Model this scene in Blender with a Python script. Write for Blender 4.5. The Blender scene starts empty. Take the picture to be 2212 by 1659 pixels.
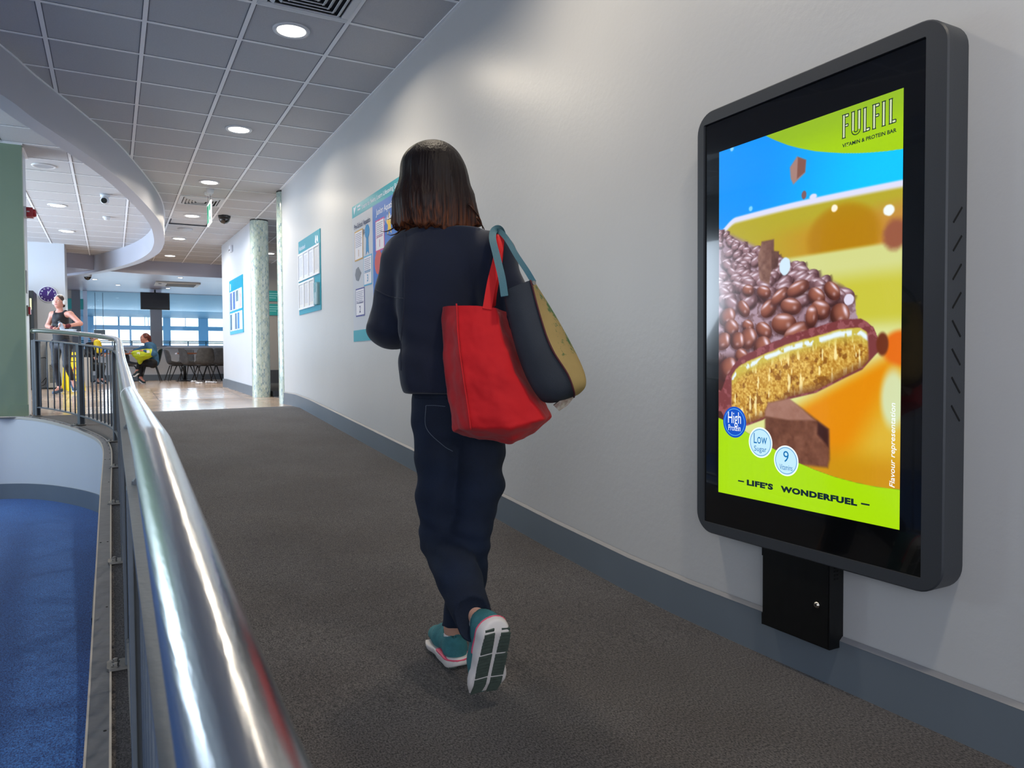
import bpy, bmesh, math, random
import numpy as np
from mathutils import Vector, Matrix
PI = math.pi
SC = bpy.context.scene
COL = SC.collection

# ---------------------------------------------------------------- camera, world, exposure
EYE = Vector((0.0, 0.0, 1.025))            # eye height above the lower end of the ramp
FPX, YAW, PITCH, ROLL = 1600.0, .4946, -.0297, -.0059
_f = Vector((math.sin(YAW)*math.cos(PITCH), math.cos(YAW)*math.cos(PITCH), math.sin(PITCH)))
_r0 = Vector((math.cos(YAW), -math.sin(YAW), 0)); _u0 = _r0.cross(_f)
_r = _r0*math.cos(ROLL) + _u0*math.sin(ROLL); _u = -_r0*math.sin(ROLL) + _u0*math.cos(ROLL)
cam_data = bpy.data.cameras.new('camera')
cam = bpy.data.objects.new('camera', cam_data); COL.objects.link(cam)
cam.matrix_world = Matrix(((_r.x, _u.x, -_f.x, EYE.x), (_r.y, _u.y, -_f.y, EYE.y), (_r.z, _u.z, -_f.z, EYE.z), (0, 0, 0, 1)))
cam_data.sensor_fit = 'HORIZONTAL'; cam_data.sensor_width = 36.0
cam_data.lens = 36.0*FPX/2212; cam_data.clip_start = 0.02; cam_data.clip_end = 300
cam_data.dof.use_dof = True; cam_data.dof.focus_distance = 3.0; cam_data.dof.aperture_fstop = 15.0
SC.camera = cam
def at(px, py, t):
    """the world point seen at photo pixel (px, py) at depth t metres"""
    return EYE + (_r*((px-1106)/FPX) + _u*((829.5-py)/FPX) + _f)*t

SC.view_settings.view_transform = 'Standard'; SC.view_settings.look = 'None'
SC.view_settings.exposure = 0.12; SC.view_settings.gamma = 1.0
SC.view_settings.use_curve_mapping = False
SC.cycles.use_denoising = True
SC.cycles.max_bounces = 8; SC.cycles.diffuse_bounces = 4; SC.cycles.glossy_bounces = 4
SC.cycles.transmission_bounces = 6; SC.cycles.transparent_max_bounces = 12
SC.cycles.sample_clamp_indirect = 6.0; SC.cycles.caustics_reflective = False; SC.cycles.caustics_refractive = False
world = bpy.data.worlds.new('world'); SC.world = world; world.use_nodes = True
world.node_tree.nodes['Background'].inputs[0].default_value = (.84, .89, 1.0, 1)
world.node_tree.nodes['Background'].inputs[1].default_value = 1.65

def area(name, loc, direction, sx, sy, power, color, shape='RECTANGLE', spread=PI, vis=True):
    l = bpy.data.lights.new(name, 'AREA'); l.shape = shape; l.size = sx
    if shape in ('RECTANGLE', 'ELLIPSE'): l.size_y = sy
    l.energy = power; l.color = color; l.spread = spread
    o = bpy.data.objects.new(name, l); COL.objects.link(o); o.location = loc
    o.rotation_euler = Vector(direction).to_track_quat('-Z', 'Y').to_euler()
    return o
H = 3.305                                   # tiled ceiling height
DAY = (.62, .79, 1.0); WARM = (1.0, .88, .70)
# daylight: window wall of the landing (left, behind the green wall), cafe windows, entrance glazing behind the viewer; plus an added fill at lower left
area('daylight_side_windows', (-4.9, 13.2, 2.0), (1, 0, .25), 6.5, 2.6, 600, DAY)
area('daylight_cafe_windows', (1.2, 22.75, 1.75), (0, -1, .3), 3.6, 1.3, 26, DAY)
area('daylight_entrance', (-3.6, -2.6, 1.9), (.75, .66, -.05), 3.0, 2.6, 110, (.86, .93, 1.0))
area('fill_lower_left', (-3.6, 8.4, 1.75), (1, -.15, -.12), 1.4, 1.9, 95, (.72, .86, 1.0))  # added fill lamp for the ramp wall; no window stands in the left wall
# ---------------------------------------------------------------- helpers
def finish(o, label=None, cat=None, group=None, kind=None):
    if label: o['label'] = label
    if cat: o['category'] = cat
    if group: o['group'] = group
    if kind: o['kind'] = kind
    return o
def empty(name, loc, label, cat, group=None, rz=0):
    o = bpy.data.objects.new(name, None); COL.objects.link(o); o.location = loc
    o.rotation_euler = (0, 0, rz); o.empty_display_size = .1
    return finish(o, label, cat, group)
def link(name, me, mat=None, parent=None, smooth=False, local=False):
    """link mesh data as one object; geometry is in world space unless local, then it is in the parent's space"""
    o = bpy.data.objects.new(name, me); COL.objects.link(o)
    if mat is not None and not me.materials: me.materials.append(mat)
    if smooth:
        me.polygons.foreach_set('use_smooth', [True]*len(me.polygons)); me.update()
    if parent is not None:
        o.parent = parent
        if not local:
            mw = Matrix.Identity(4); p = parent
            while p is not None: mw = p.matrix_basis @ mw; p = p.parent
            o.matrix_basis = mw.inverted()
    return o
class MB:
    """collects shapes into one mesh"""
    def __init__(s): s.v = []; s.f = []; s.m = []; s.M = None
    def add(s, vs, fs, mi=0):
        b = len(s.v); s.v += [tuple(s.M @ Vector(v)) if s.M is not None else tuple(v) for v in vs]
        s.f += [tuple(b+i for i in f) for f in fs]; s.m += [mi]*len(fs); return s
    def box(s, a, b, mi=0):
        x0, y0, z0 = [min(p, q) for p, q in zip(a, b)]; x1, y1, z1 = [max(p, q) for p, q in zip(a, b)]
        return s.add([(x0,y0,z0),(x1,y0,z0),(x1,y1,z0),(x0,y1,z0),(x0,y0,z1),(x1,y0,z1),(x1,y1,z1),(x0,y1,z1)],
                     [(0,3,2,1),(4,5,6,7),(0,1,5,4),(1,2,6,5),(2,3,7,6),(3,0,4,7)], mi)
    def quad(s, *p, mi=0): return s.add(p, [tuple(range(len(p)))], mi)
    def bar(s, a, b, w, h, up=(0,0,1), mi=0):
        """box-section bar from a to b, w across, h along up"""
        a, b = Vector(a), Vector(b); d = (b-a).normalized(); u = Vector(up); r = d.cross(u)
        if r.length < 1e-4: r = Vector((1,0,0))
        r.normalize(); u = r.cross(d).normalized(); c = []
        for p in (a, b):
            for i, j in ((-1,-1),(1,-1),(1,1),(-1,1)): c.append(p + r*(i*w/2) + u*(j*h/2))
        return s.add(c, [(0,1,2,3),(7,6,5,4),(0,4,5,1),(1,5,6,2),(2,6,7,3),(3,7,4,0)], mi)
    def tube(s, pts, r, n=12, cap=True, mi=0):
        """round tube along pts; r one radius or a list"""
        pts = [Vector(p) for p in pts]; k = len(pts); rr = r if isinstance(r, (list, tuple)) else [r]*k
        vs = []; up = Vector((0,0,1))
        d0 = (pts[1]-pts[0]).normalized()
        x = d0.cross(up)
        if x.length < .05: x = d0.cross(Vector((1,0,0)))
        x.normalize()
        for i in range(k):
            d = (pts[min(i+1,k-1)]-pts[max(i-1,0)]).normalized()
            x = (x - d*x.dot(d)).normalized(); y = d.cross(x)
            for j in range(n):
                a = 2*PI*j/n; vs.append(pts[i] + (x*math.cos(a)+y*math.sin(a))*rr[i])
        fs = [(i*n+j, i*n+(j+1)%n, (i+1)*n+(j+1)%n, (i+1)*n+j) for i in range(k-1) for j in range(n)]
        if cap: fs += [tuple(range(n))[::-1], tuple((k-1)*n+j for j in range(n))]
        return s.add(vs, fs, mi)
    def cyl(s, a, b, r, n=16, mi=0): return s.tube([a, b], r, n, True, mi)
    def lathe(s, c, prof, n=24, axis='z', mi=0):
        """profile [(r, h)] turned about an axis through c"""
        vs = []
        for r, h in prof:
            for j in range(n):
                a = 2*PI*j/n; p = (r*math.cos(a), r*math.sin(a), h)
                if axis == 'y': p = (p[0], p[2], p[1])
                if axis == 'x': p = (p[2], p[0], p[1])
                vs.append((c[0]+p[0], c[1]+p[1], c[2]+p[2]))
        k = len(prof)
        fs = [(i*n+j, i*n+(j+1)%n, (i+1)*n+(j+1)%n, (i+1)*n+j) for i in range(k-1) for j in range(n)]
        fs += [tuple(range(n))[::-1], tuple((k-1)*n+j for j in range(n))]
        return s.add(vs, fs, mi)
    def prism(s, poly, off, mi=0):
        """closed polygon extruded by vector off"""
        n = len(poly); off = Vector(off); vs = [Vector(p) for p in poly] + [Vector(p)+off for p in poly]
        fs = [tuple(range(n)), tuple(range(2*n-1, n-1, -1))] + [(i, i+n, (i+1)%n+n, (i+1)%n) for i in range(n)]
        return s.add(vs, fs, mi)
    def strip(s, A, B, mi=0, flip=False):
        """quads between two polylines"""
        n = len(A); vs = list(A)+list(B)
        fs = [(i, i+1, n+i+1, n+i) for i in range(n-1)]
        if flip: fs = [f[::-1] for f in fs]
        return s.add(vs, fs, mi)
    def me(s, name, mats=None, fix=True):
        m = bpy.data.meshes.new(name); m.from_pydata([tuple(v) for v in s.v], [], s.f)
        if mats:
            for x in mats: m.materials.append(x)
            m.polygons.foreach_set('material_index', s.m)
        if fix:
            bm = bmesh.new(); bm.from_mesh(m); bmesh.ops.recalc_face_normals(bm, faces=bm.faces[:]); bm.to_mesh(m); bm.free()
        m.update(); return m
    def build(s, name, mat=None, parent=None, smooth=False, bevel=0, seg=2, local=False, fix=True, auto=None):
        mats = mat if isinstance(mat, (list, tuple)) else [mat]
        o = link(name, s.me(name, mats, fix), None, parent, smooth or auto is not None, local)
        if bevel:
            b = o.modifiers.new('bevel', 'BEVEL'); b.width = bevel; b.segments = seg; b.limit_method = 'ANGLE'; b.angle_limit = .7
        if auto is not None: shade_auto(o, auto)
        return o
def shade_auto(o, ang=.6):
    bm = bmesh.new(); bm.from_mesh(o.data)
    for e in bm.edges:
        if len(e.link_faces) == 2 and e.calc_face_angle(0) > ang: e.smooth = False
    for f in bm.faces: f.smooth = True
    bm.to_mesh(o.data); bm.free()
def rrect(y0, y1, z0, z1, r, n=8):
    """rounded rectangle as (a, b) pairs"""
    out = []
    for cy, cz, a0 in ((y1-r, z1-r, 0), (y0+r, z1-r, PI/2), (y0+r, z0+r, PI), (y1-r, z0+r, 1.5*PI)):
        for i in range(n+1):
            a = a0 + PI/2*i/n; out.append((cy+r*math.cos(a), cz+r*math.sin(a)))
    return out
def spline(pts, n=8):
    """Catmull-Rom through pts"""
    P = [np.array(p, float) for p in pts]; P = [2*P[0]-P[1]] + P + [2*P[-1]-P[-2]]; out = []
    for i in range(1, len(P)-2):
        for k in range(n):
            t = k/n; a, b, c, d = P[i-1], P[i], P[i+1], P[i+2]
            out.append(.5*((2*b)+(-a+c)*t+(2*a-5*b+4*c-d)*t*t+(-a+3*b-3*c+d)*t**3))
    out.append(P[-2]); return [tuple(p) for p in out]

# ---------------------------------------------------------------- materials
def srgb(r, g=None, b=None):
    if g is None: r, g, b = [int(r[i:i+2], 16) for i in (0, 2, 4)]
    f = lambda c: (c/255/12.92) if c/255 <= .04045 else ((c/255+.055)/1.055)**2.4
    return (f(r), f(g), f(b), 1)
def mat(name, col, rough=.6, metal=0, noise=0, nscale=8, bump=0, bscale=60, col2=None, spec=.5, emit=None, estr=1, alpha=1, trans=0, ior=1.45, coat=0, detail=3, sheen=0, ntype='object', stretch=None, thr=None):
    m = bpy.data.materials.new(name); m.use_nodes = True; nt = m.node_tree; p = nt.nodes['Principled BSDF']
    c = srgb(col) if isinstance(col, str) else tuple(col)
    p.inputs['Base Color'].default_value = c; p.inputs['Roughness'].default_value = rough; p.inputs['Metallic'].default_value = metal
    p.inputs['Specular IOR Level'].default_value = spec; p.inputs['IOR'].default_value = ior
    p.inputs['Transmission Weight'].default_value = trans; p.inputs['Coat Weight'].default_value = coat
    p.inputs['Alpha'].default_value = alpha; p.inputs['Sheen Weight'].default_value = sheen
    if emit: p.inputs['Emission Color'].default_value = srgb(emit) if isinstance(emit, str) else emit; p.inputs['Emission Strength'].default_value = estr
    if noise or bump or col2:
        tc = nt.nodes.new('ShaderNodeTexCoord'); src = tc.outputs['Object']
        if stretch:
            mp = nt.nodes.new('ShaderNodeMapping'); mp.inputs['Scale'].default_value = stretch
            nt.links.new(src, mp.inputs[0]); src = mp.outputs[0]
    if noise or col2:
        n = nt.nodes.new('ShaderNodeTexNoise'); n.inputs['Scale'].default_value = nscale; n.inputs['Detail'].default_value = detail
        nt.links.new(src, n.inputs['Vector'])
        r = nt.nodes.new('ShaderNodeValToRGB'); nt.links.new(n.outputs['Fac'], r.inputs[0])
        c2 = (srgb(col2) if isinstance(col2, str) else tuple(col2)) if col2 else tuple(min(1, x*(1-noise)) for x in c[:3])+(1,)
        c1 = c if col2 else tuple(min(1, x*(1+noise)) for x in c[:3])+(1,)
        lo, hi = thr or (.3, .7)
        r.color_ramp.elements[0].position = lo; r.color_ramp.elements[1].position = hi
        r.color_ramp.elements[0].color = c2; r.color_ramp.elements[1].color = c1
        nt.links.new(r.outputs[0], p.inputs['Base Color'])
    if bump:
        n2 = nt.nodes.new('ShaderNodeTexNoise'); n2.inputs['Scale'].default_value = bscale; n2.inputs['Detail'].default_value = 4
        nt.links.new(src, n2.inputs['Vector'])
        b = nt.nodes.new('ShaderNodeBump'); b.inputs['Strength'].default_value = bump; b.inputs['Distance'].default_value = .01
        nt.links.new(n2.outputs['Fac'], b.inputs['Height']); nt.links.new(b.outputs[0], p.inputs['Normal'])
    return m
def emis(name, col, s):
    m = bpy.data.materials.new(name); m.use_nodes = True; nt = m.node_tree; nt.nodes.clear()
    o = nt.nodes.new('ShaderNodeOutputMaterial'); e = nt.nodes.new('ShaderNodeEmission')
    e.inputs[0].default_value = srgb(col) if isinstance(col, str) else tuple(col); e.inputs[1].default_value = s
    nt.links.new(e.outputs[0], o.inputs[0]); return m

# ---------------------------------------------------------------- organic shapes: one continuous skin from blended limbs
def _sdf(P, prim):
    k = prim[0]
    if k == 'c':                                   # tapered limb a-b, radii ra-rb, optional squash (axis, factor)
        _, a, b, ra, rb = prim[:5]; a = np.array(a, float); b = np.array(b, float)
        Q = P
        if len(prim) > 5 and prim[5] is not None:
            n, s = np.array(prim[5][0], float), prim[5][1]; n /= np.linalg.norm(n)
            S = np.eye(3)+(s-1)*np.outer(n, n); Q = P@S.T; a = S@a; b = S@b
        ab = b-a; t = np.clip(((Q-a)@ab)/max(ab@ab, 1e-9), 0, 1)
        return np.linalg.norm(Q-(a+t[..., None]*ab), axis=-1)-(ra+(rb-ra)*t)
    if k == 'e':                                   # ellipsoid centre, radii, axes rows
        _, c, r = prim[:3]; A = np.array(prim[3], float) if len(prim) > 3 else np.eye(3)
        q = ((P-np.array(c, float))@A.T)/np.array(r, float); l = np.linalg.norm(q, axis=-1)
        return (l-1)*min(r)
def sdf_mesh(name, prims, h=.01, k=.03, cuts=(), disp=None, pad=.03, sub=()):
    """prims: limbs blended with radius k; cuts: (point, normal) half-spaces removed; disp(P) adds to the distance; sub: prims carved out"""
    lo = np.full(3, 1e9); hi = -lo
    for p in prims:
        if p[0] == 'c':
            s = 1.0/min(1, p[5][1]) if len(p) > 5 and p[5] is not None else 1
            for q, r in ((p[1], p[3]), (p[2], p[4])): q = np.array(q, float); lo = np.minimum(lo, q-r*s); hi = np.maximum(hi, q+r*s)
        else:
            q = np.array(p[1], float); r = max(p[2]); lo = np.minimum(lo, q-r); hi = np.maximum(hi, q+r)
    lo -= pad; hi += pad; n = np.ceil((hi-lo)/h).astype(int)+1
    X = [lo[i]+h*np.arange(n[i]) for i in range(3)]
    V = np.full(n, 1e3, np.float32)
    for i0 in range(0, n[0], 24):
        i1 = min(n[0], i0+24)
        P = np.stack(np.meshgrid(X[0][i0:i1], X[1], X[2], indexing='ij'), -1)
        D = None
        for p in prims:
            kk = p[6] if len(p) > 6 else k
            d = _sdf(P, p)
            if D is None: D = d
            else:
                hh = np.clip(.5+.5*(D-d)/kk, 0, 1); D = D+(d-D)*hh-kk*hh*(1-hh)
        if disp is not None: D = D+disp(P)
        for p in sub: D = np.maximum(D, -_sdf(P, p))
        for c, nn in cuts:
            nn = np.array(nn, float); nn /= np.linalg.norm(nn); D = np.maximum(D, (P-np.array(c, float))@nn)
        V[i0:i1] = D
    V[0] = V[-1] = 1; V[:, 0] = V[:, -1] = 1; V[:, :, 0] = V[:, :, -1] = 1
    ins = V < 0; cnt = np.zeros(n-1, np.int32); acc = np.zeros(tuple(n-1)+(3,))
    def sl(a, o): return a[o[0]:n[0]-1+o[0], o[1]:n[1]-1+o[1], o[2]:n[2]-1+o[2]]
    idx = np.stack(np.meshgrid(*[np.arange(m-1) for m in n], indexing='ij'), -1)
    for ax in range(3):
        for u in (0, 1):
            for w in (0, 1):
                o = [0, 0, 0]; oth = [a for a in range(3) if a != ax]; o[oth[0]] = u; o[oth[1]] = w
                e = list(o); e[ax] = 1
                a, b = sl(V, o), sl(V, e); c = (a < 0) != (b < 0)
                t = np.where(c, a/np.where(np.abs(a-b) < 1e-9, 1, a-b), 0)
                cnt += c
                for q in range(3): acc[..., q] += np.where(c, o[q]+(t if q == ax else 0), 0)
    act = cnt > 0; ids = -np.ones(cnt.shape, np.int64); ids[act] = np.arange(act.sum())
    vs = lo+h*(idx[act]+acc[act]/cnt[act][:, None]); faces = []
    for ax in range(3):
        u, w = [(1, 2), (2, 0), (0, 1)][ax]
        s0 = [slice(1, None)]*3; s0[ax] = slice(0, -1); s1 = list(s0); s1[ax] = slice(1, None)
        A = ins[tuple(s0)]; B = ins[tuple(s1)]; A = A[:cnt.shape[0], :cnt.shape[1], :cnt.shape[2]]
        for flip in (False, True):
            m = (A & ~B) if not flip else (~A & B)
            I = np.argwhere(m); off = np.ones(3, int); off[ax] = 0; I = I+off
            I = I[np.all(I < np.array(cnt.shape), axis=1)]
            du = np.zeros(3, int); du[u] = 1; dw = np.zeros(3, int); dw[w] = 1
            q = [ids[tuple((I-du-dw).T)], ids[tuple((I-dw).T)], ids[tuple(I.T)], ids[tuple((I-du).T)]]
            f = np.stack(q if not flip else q[::-1], 1); faces.append(f[np.all(f >= 0, axis=1)])
    F = np.concatenate(faces)
    me = bpy.data.meshes.new(name); me.vertices.add(len(vs)); me.vertices.foreach_set('co', vs.ravel())
    me.loops.add(len(F)*4); me.loops.foreach_set('vertex_index', F.ravel().astype(np.int32))
    me.polygons.add(len(F)); me.polygons.foreach_set('loop_start', np.arange(len(F), dtype=np.int32)*4)
    me.polygons.foreach_set('use_smooth', np.ones(len(F), bool)); me.update(calc_edges=True); me.validate()
    bm = bmesh.new(); bm.from_mesh(me)
    for _ in range(2): bmesh.ops.smooth_vert(bm, verts=bm.verts[:], factor=.5, use_axis_x=True, use_axis_y=True, use_axis_z=True)
    bm.to_mesh(me); bm.free(); me.polygons.foreach_set('use_smooth', np.ones(len(me.polygons), bool)); me.update()
    return me
# ---------------------------------------------------------------- the setting
M = {}
def carpet_mat(name, c1, c2, dirt=None):
    m = bpy.data.materials.new(name); m.use_nodes = True; nt = m.node_tree; p = nt.nodes['Principled BSDF']
    N = nt.nodes.new; L = nt.links.new
    tc = N('ShaderNodeTexCoord'); mp = N('ShaderNodeMapping'); mp.inputs['Scale'].default_value = (1, .55, 1); L(tc.outputs['Object'], mp.inputs[0])
    n = N('ShaderNodeTexNoise'); n.inputs['Scale'].default_value = 210; n.inputs['Detail'].default_value = 2; n.inputs['Roughness'].default_value = .8; L(mp.outputs[0], n.inputs['Vector'])
    r = N('ShaderNodeValToRGB'); r.color_ramp.elements[0].position = .36; r.color_ramp.elements[1].position = .70
    r.color_ramp.elements[0].color = srgb(c1); r.color_ramp.elements[1].color = srgb(c2); L(n.outputs['Fac'], r.inputs[0])
    n2 = N('ShaderNodeTexNoise'); n2.inputs['Scale'].default_value = 1.6; n2.inputs['Detail'].default_value = 5; L(tc.outputs['Object'], n2.inputs['Vector'])
    mx = N('ShaderNodeMix'); mx.data_type = 'RGBA'; mx.blend_type = 'MULTIPLY'; mx.inputs[0].default_value = .55
    r2 = N('ShaderNodeValToRGB'); r2.color_ramp.elements[0].position = .38; r2.color_ramp.elements[0].color = dirt or (.62, .56, .52, 1); r2.color_ramp.elements[1].position = .6; r2.color_ramp.elements[1].color = (1, 1, 1, 1)
    L(n2.outputs['Fac'], r2.inputs[0]); L(r.outputs[0], mx.inputs[6]); L(r2.outputs[0], mx.inputs[7]); L(mx.outputs[2], p.inputs['Base Color'])
    b = N('ShaderNodeBump'); b.inputs['Strength'].default_value = .6; b.inputs['Distance'].default_value = .004; L(n.outputs['Fac'], b.inputs['Height']); L(b.outputs[0], p.inputs['Normal'])
    p.inputs['Roughness'].default_value = .95; p.inputs['Specular IOR Level'].default_value = .15; p.inputs['Sheen Weight'].default_value = .15
    return m
M['carpet'] = carpet_mat('charcoal_carpet', '211f20', '726d6c')
M['bluecarpet'] = carpet_mat('blue_carpet', '0a2a68', '4488dc', (.7, .75, .8, 1))
M['wall'] = mat('painted_plaster', 'c6c6c6', .38, noise=.03, nscale=1.2, bump=.10, bscale=38, spec=.5)
M['wall2'] = mat('painted_plaster_far', 'c6cad0', .45, noise=.02, nscale=1.2, bump=.05, bscale=30)
M['white'] = mat('white_paint', 'd5d8dc', .5)
M['soffit'] = mat('bulkhead_paint', 'b7b8c2', .42, noise=.03, nscale=.9)
M['green'] = mat('sage_green_paint', '869a83', .5, noise=.03, nscale=1.5, bump=.05, bscale=40)
M['skirt'] = mat('slate_grey_skirting', '66707a', .42, noise=.04, nscale=3)
M['tilefloor'] = None
def tile_floor():
    m = bpy.data.materials.new('polished_stone_tiles'); m.use_nodes = True; nt = m.node_tree; p = nt.nodes['Principled BSDF']
    N = nt.nodes.new; L = nt.links.new
    tc = N('ShaderNodeTexCoord'); br = N('ShaderNodeTexBrick'); br.inputs['Scale'].default_value = 1; br.offset = 0
    br.inputs['Brick Width'].default_value = .6; br.inputs['Row Height'].default_value = .6; br.inputs['Mortar Size'].default_value = .006
    br.inputs['Color1'].default_value = srgb('d0bba8'); br.inputs['Color2'].default_value = srgb('bba38f'); br.inputs['Mortar'].default_value = srgb('81776f')
    L(tc.outputs['Object'], br.inputs['Vector'])
    n = N('ShaderNodeTexNoise'); n.inputs['Scale'].default_value = 2.2; n.inputs['Detail'].default_value = 8; n.inputs['Distortion'].default_value = 1.2; L(tc.outputs['Object'], n.inputs['Vector'])
    r = N('ShaderNodeValToRGB'); r.color_ramp.elements[0].position = .35; r.color_ramp.elements[0].color = (.72, .68, .66, 1); r.color_ramp.elements[1].position = .62; L(n.outputs['Fac'], r.inputs[0])
    mx = N('ShaderNodeMix'); mx.data_type = 'RGBA'; mx.blend_type = 'MULTIPLY'; mx.inputs[0].default_value = .8; L(br.outputs['Color'], mx.inputs[6]); L(r.outputs[0], mx.inputs[7]); L(mx.outputs[2], p.inputs['Base Color'])
    p.inputs['Specular IOR Level'].default_value = .38; p.inputs['Roughness'].default_value = .16; n2 = N('ShaderNodeTexNoise'); n2.inputs['Scale'].default_value = 3; L(tc.outputs['Object'], n2.inputs['Vector'])
    b = N('ShaderNodeBump'); b.inputs['Strength'].default_value = .12; b.inputs['Distance'].default_value = .02; L(n2.outputs['Fac'], b.inputs['Height']); L(b.outputs[0], p.inputs['Normal'])
    return m
M['tilefloor'] = tile_floor()
def mosaic():
    m = bpy.data.materials.new('glass_mosaic'); m.use_nodes = True; nt = m.node_tree; p = nt.nodes['Principled BSDF']
    N = nt.nodes.new; L = nt.links.new
    uv = N('ShaderNodeUVMap'); br = N('ShaderNodeTexBrick'); br.offset = .5; br.inputs['Scale'].default_value = 1
    br.inputs['Brick Width'].default_value = .046; br.inputs['Row Height'].default_value = .024; br.inputs['Mortar Size'].default_value = .0022; br.inputs['Bias'].default_value = -.15
    br.inputs['Color1'].default_value = (0, 0, 0, 1); br.inputs['Color2'].default_value = (1, 1, 1, 1); br.inputs['Mortar'].default_value = (.5, .5, .5, 1)
    mp = N('ShaderNodeMapping'); mp.inputs['Rotation'].default_value = (0, 0, PI/2); L(uv.outputs[0], mp.inputs[0]); L(mp.outputs[0], br.inputs['Vector'])
    r = N('ShaderNodeValToRGB'); cr = r.color_ramp
    for i, (q, c) in enumerate(((0, '9db3ab'), (.06, '7d979c'), (.10, 'b4c4b8'), (.45, 'a9b9a6'), (.6, 'c3cfbf'), (.75, '8fa6a6'), (.86, 'b9bda4'), (1, 'd2dad0'))):
        e = cr.elements[i] if i < 2 else cr.elements.new(q)
        e.position = q; e.color = srgb(c)
    cr.interpolation = 'CONSTANT'; L(br.outputs['Color'], r.inputs[0])
    mx = N('ShaderNodeMix'); mx.data_type = 'RGBA'; L(br.outputs['Fac'], mx.inputs[0]); L(r.outputs[0], mx.inputs[6]); mx.inputs[7].default_value = srgb('c9cdc4'); L(mx.outputs[2], p.inputs['Base Color'])
    p.inputs['Roughness'].default_value = .18; p.inputs['Coat Weight'].default_value = .3
    return m
M['mosaic'] = mosaic()
M['metal_trim'] = mat('aluminium_edge_trim', '6f737b', .45, .7, noise=.08, nscale=18, bump=.15, bscale=30)
M['trim_line'] = mat('pale_trim_lip', 'b9b4ab', .5)
def rz(y):
    return float(np.interp(y, [-9, 2.2, 2.6, 3.2, 4, 5.3, 9.05, 9.46, 12.3, 15, 60], [0, 0, .012, .05, .113,   .217, .490, .490, .490, .575, .575]))
def lowz(y): return float(np.interp(y, [-9, 1.6, 9.3], [0, 0, -.358]))
EDGE = spline([(-.079, -3.6), (-.079, 0), (-.079, 3), (-.078, 5.2), (-.072, 6.4), (-.080, 6.95), (-.118, 7.35), (-.206, 7.72), (-.365, 8.2), (-.575, 8.68), (-.760, 8.97), (-.94, 9.13), (-1.10, 9.20)], 8)
def edge_off(d):
    out = []
    for i, p in enumerate(EDGE):
        a = EDGE[max(i-1, 0)]; b = EDGE[min(i+1, len(EDGE)-1)]
        t = Vector((b[0]-a[0], b[1]-a[1])).normalized(); out.append((p[0]+t.y*d, p[1]-t.x*d))
    return out
WX = 1.994
# carpeted ramp
mb = MB(); inner = edge_off(.052); rows = []
ys = sorted(set([round(p[1], 4) for p in inner if p[1] < 9.3] + [9.1+.0]))
xi = lambda y: float(np.interp(y, [p[1] for p in inner], [p[0] for p in inner]))
def tile_edge(x): return 9.10+(x+1.1)*(9.47-9.10)/3.1
rowsx = []
for y in ys:
    if y < 9.05: rowsx.append([(x, y) for x in np.linspace(xi(y), WX+.01, 14)])
last = rowsx[-1]; x0 = last[0][0]
rowsx.append([(x, max(9.06, 0)) for x in np.linspace(xi(9.05), WX+.01, 14)])
rowsx.append([(x, tile_edge(x)) for x in np.linspace(-1.1, WX+.01, 14)])
for k in range(len(rowsx)-1):
    A = [(x, y, rz(y)) for x, y in rowsx[k]]; B = [(x, y, rz(y)) for x, y in rowsx[k+1]]; mb.strip(A, B)
finish(mb.build('floor_ramp', M['carpet']), kind='structure')
# metal edge strip with nail heads, lip and pale outer line
tr = MB(); o0 = edge_off(0); o1 = edge_off(.052); o2 = edge_off(.058)
tr.strip([(x, y, rz(y)+.006) for x, y in o0], [(x, y, rz(y)+.006) for x, y in o1])
tr.strip([(x, y, rz(y)+.006) for x, y in o1], [(x, y, rz(y)-.01) for x, y in o1])
for k in range(8, len(o0)-3, 3):
    for s in (.2, .8) if k % 12 == 8 else (.8,):
        c = Vector((o0[k][0]*(1-s)+o1[k][0]*s, o0[k][1], rz(o0[k][1])+.0065)); tr.lathe(c, [(.0045, -.002), (.0045, .0005), (.002, .0015)], 8, mi=1)
tr.build('trim_1', [M['metal_trim'], mat('nail_heads', '2a2a2d', .5, .5)], fix=False)['kind'] = 'structure'
tl = MB()
for (a, b) in ((-.006, 0), (.052, .058)):
    p, q = edge_off(a), edge_off(b)
    tl.strip([(x, y, rz(y)+.007) for x, y in p], [(x, y, rz(y)+.007) for x, y in q])
    tl.strip([(x, y, rz(y)+.007) for x, y in p], [(x, y, rz(y)-.02) for x, y in p])
tl.build('trim_2', M['trim_line'], fix=False)['kind'] = 'structure'
# retaining wall under the ramp edge, its skirting, and the lower blue floor
rw = MB(); rw.strip([(x, y, rz(y)+.005) for x, y in EDGE], [(x, y, min(lowz(y), rz(y))-.05) for x, y in EDGE])
rw.build('wall_ramp_side', M['wall2'], fix=False, smooth=True)['kind'] = 'structure'
sk = MB(); so = edge_off(-.012)
P = [(x, y) for x, y in so if y > 3.2]
hs = lambda y: min(.155, max(.01, rz(y)-lowz(y)-.03))
sk.strip([(x, y, lowz(y)+hs(y)) for x, y in P], [(x, y, lowz(y)-.02) for x, y in P])
sk.strip([(x, y, lowz(y)+hs(y)) for x, y in P], [(x+.014, y, lowz(y)+hs(y)) for x, y in P])
sk.build('baseboard_ramp_side', M['skirt'], fix=False, smooth=True)['kind'] = 'structure'
lf = MB(); yy = [-3.6, 1.6, 4, 6, 7.5, 9.3]
lf.strip([(-3.7, y, lowz(y)-.001) for y in yy], [(0, y, lowz(y)-.001-(.03 if y < 2 else 0)) for y in yy])
lf.build('floor_lower', M['bluecarpet'])['kind'] = 'structure'
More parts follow.
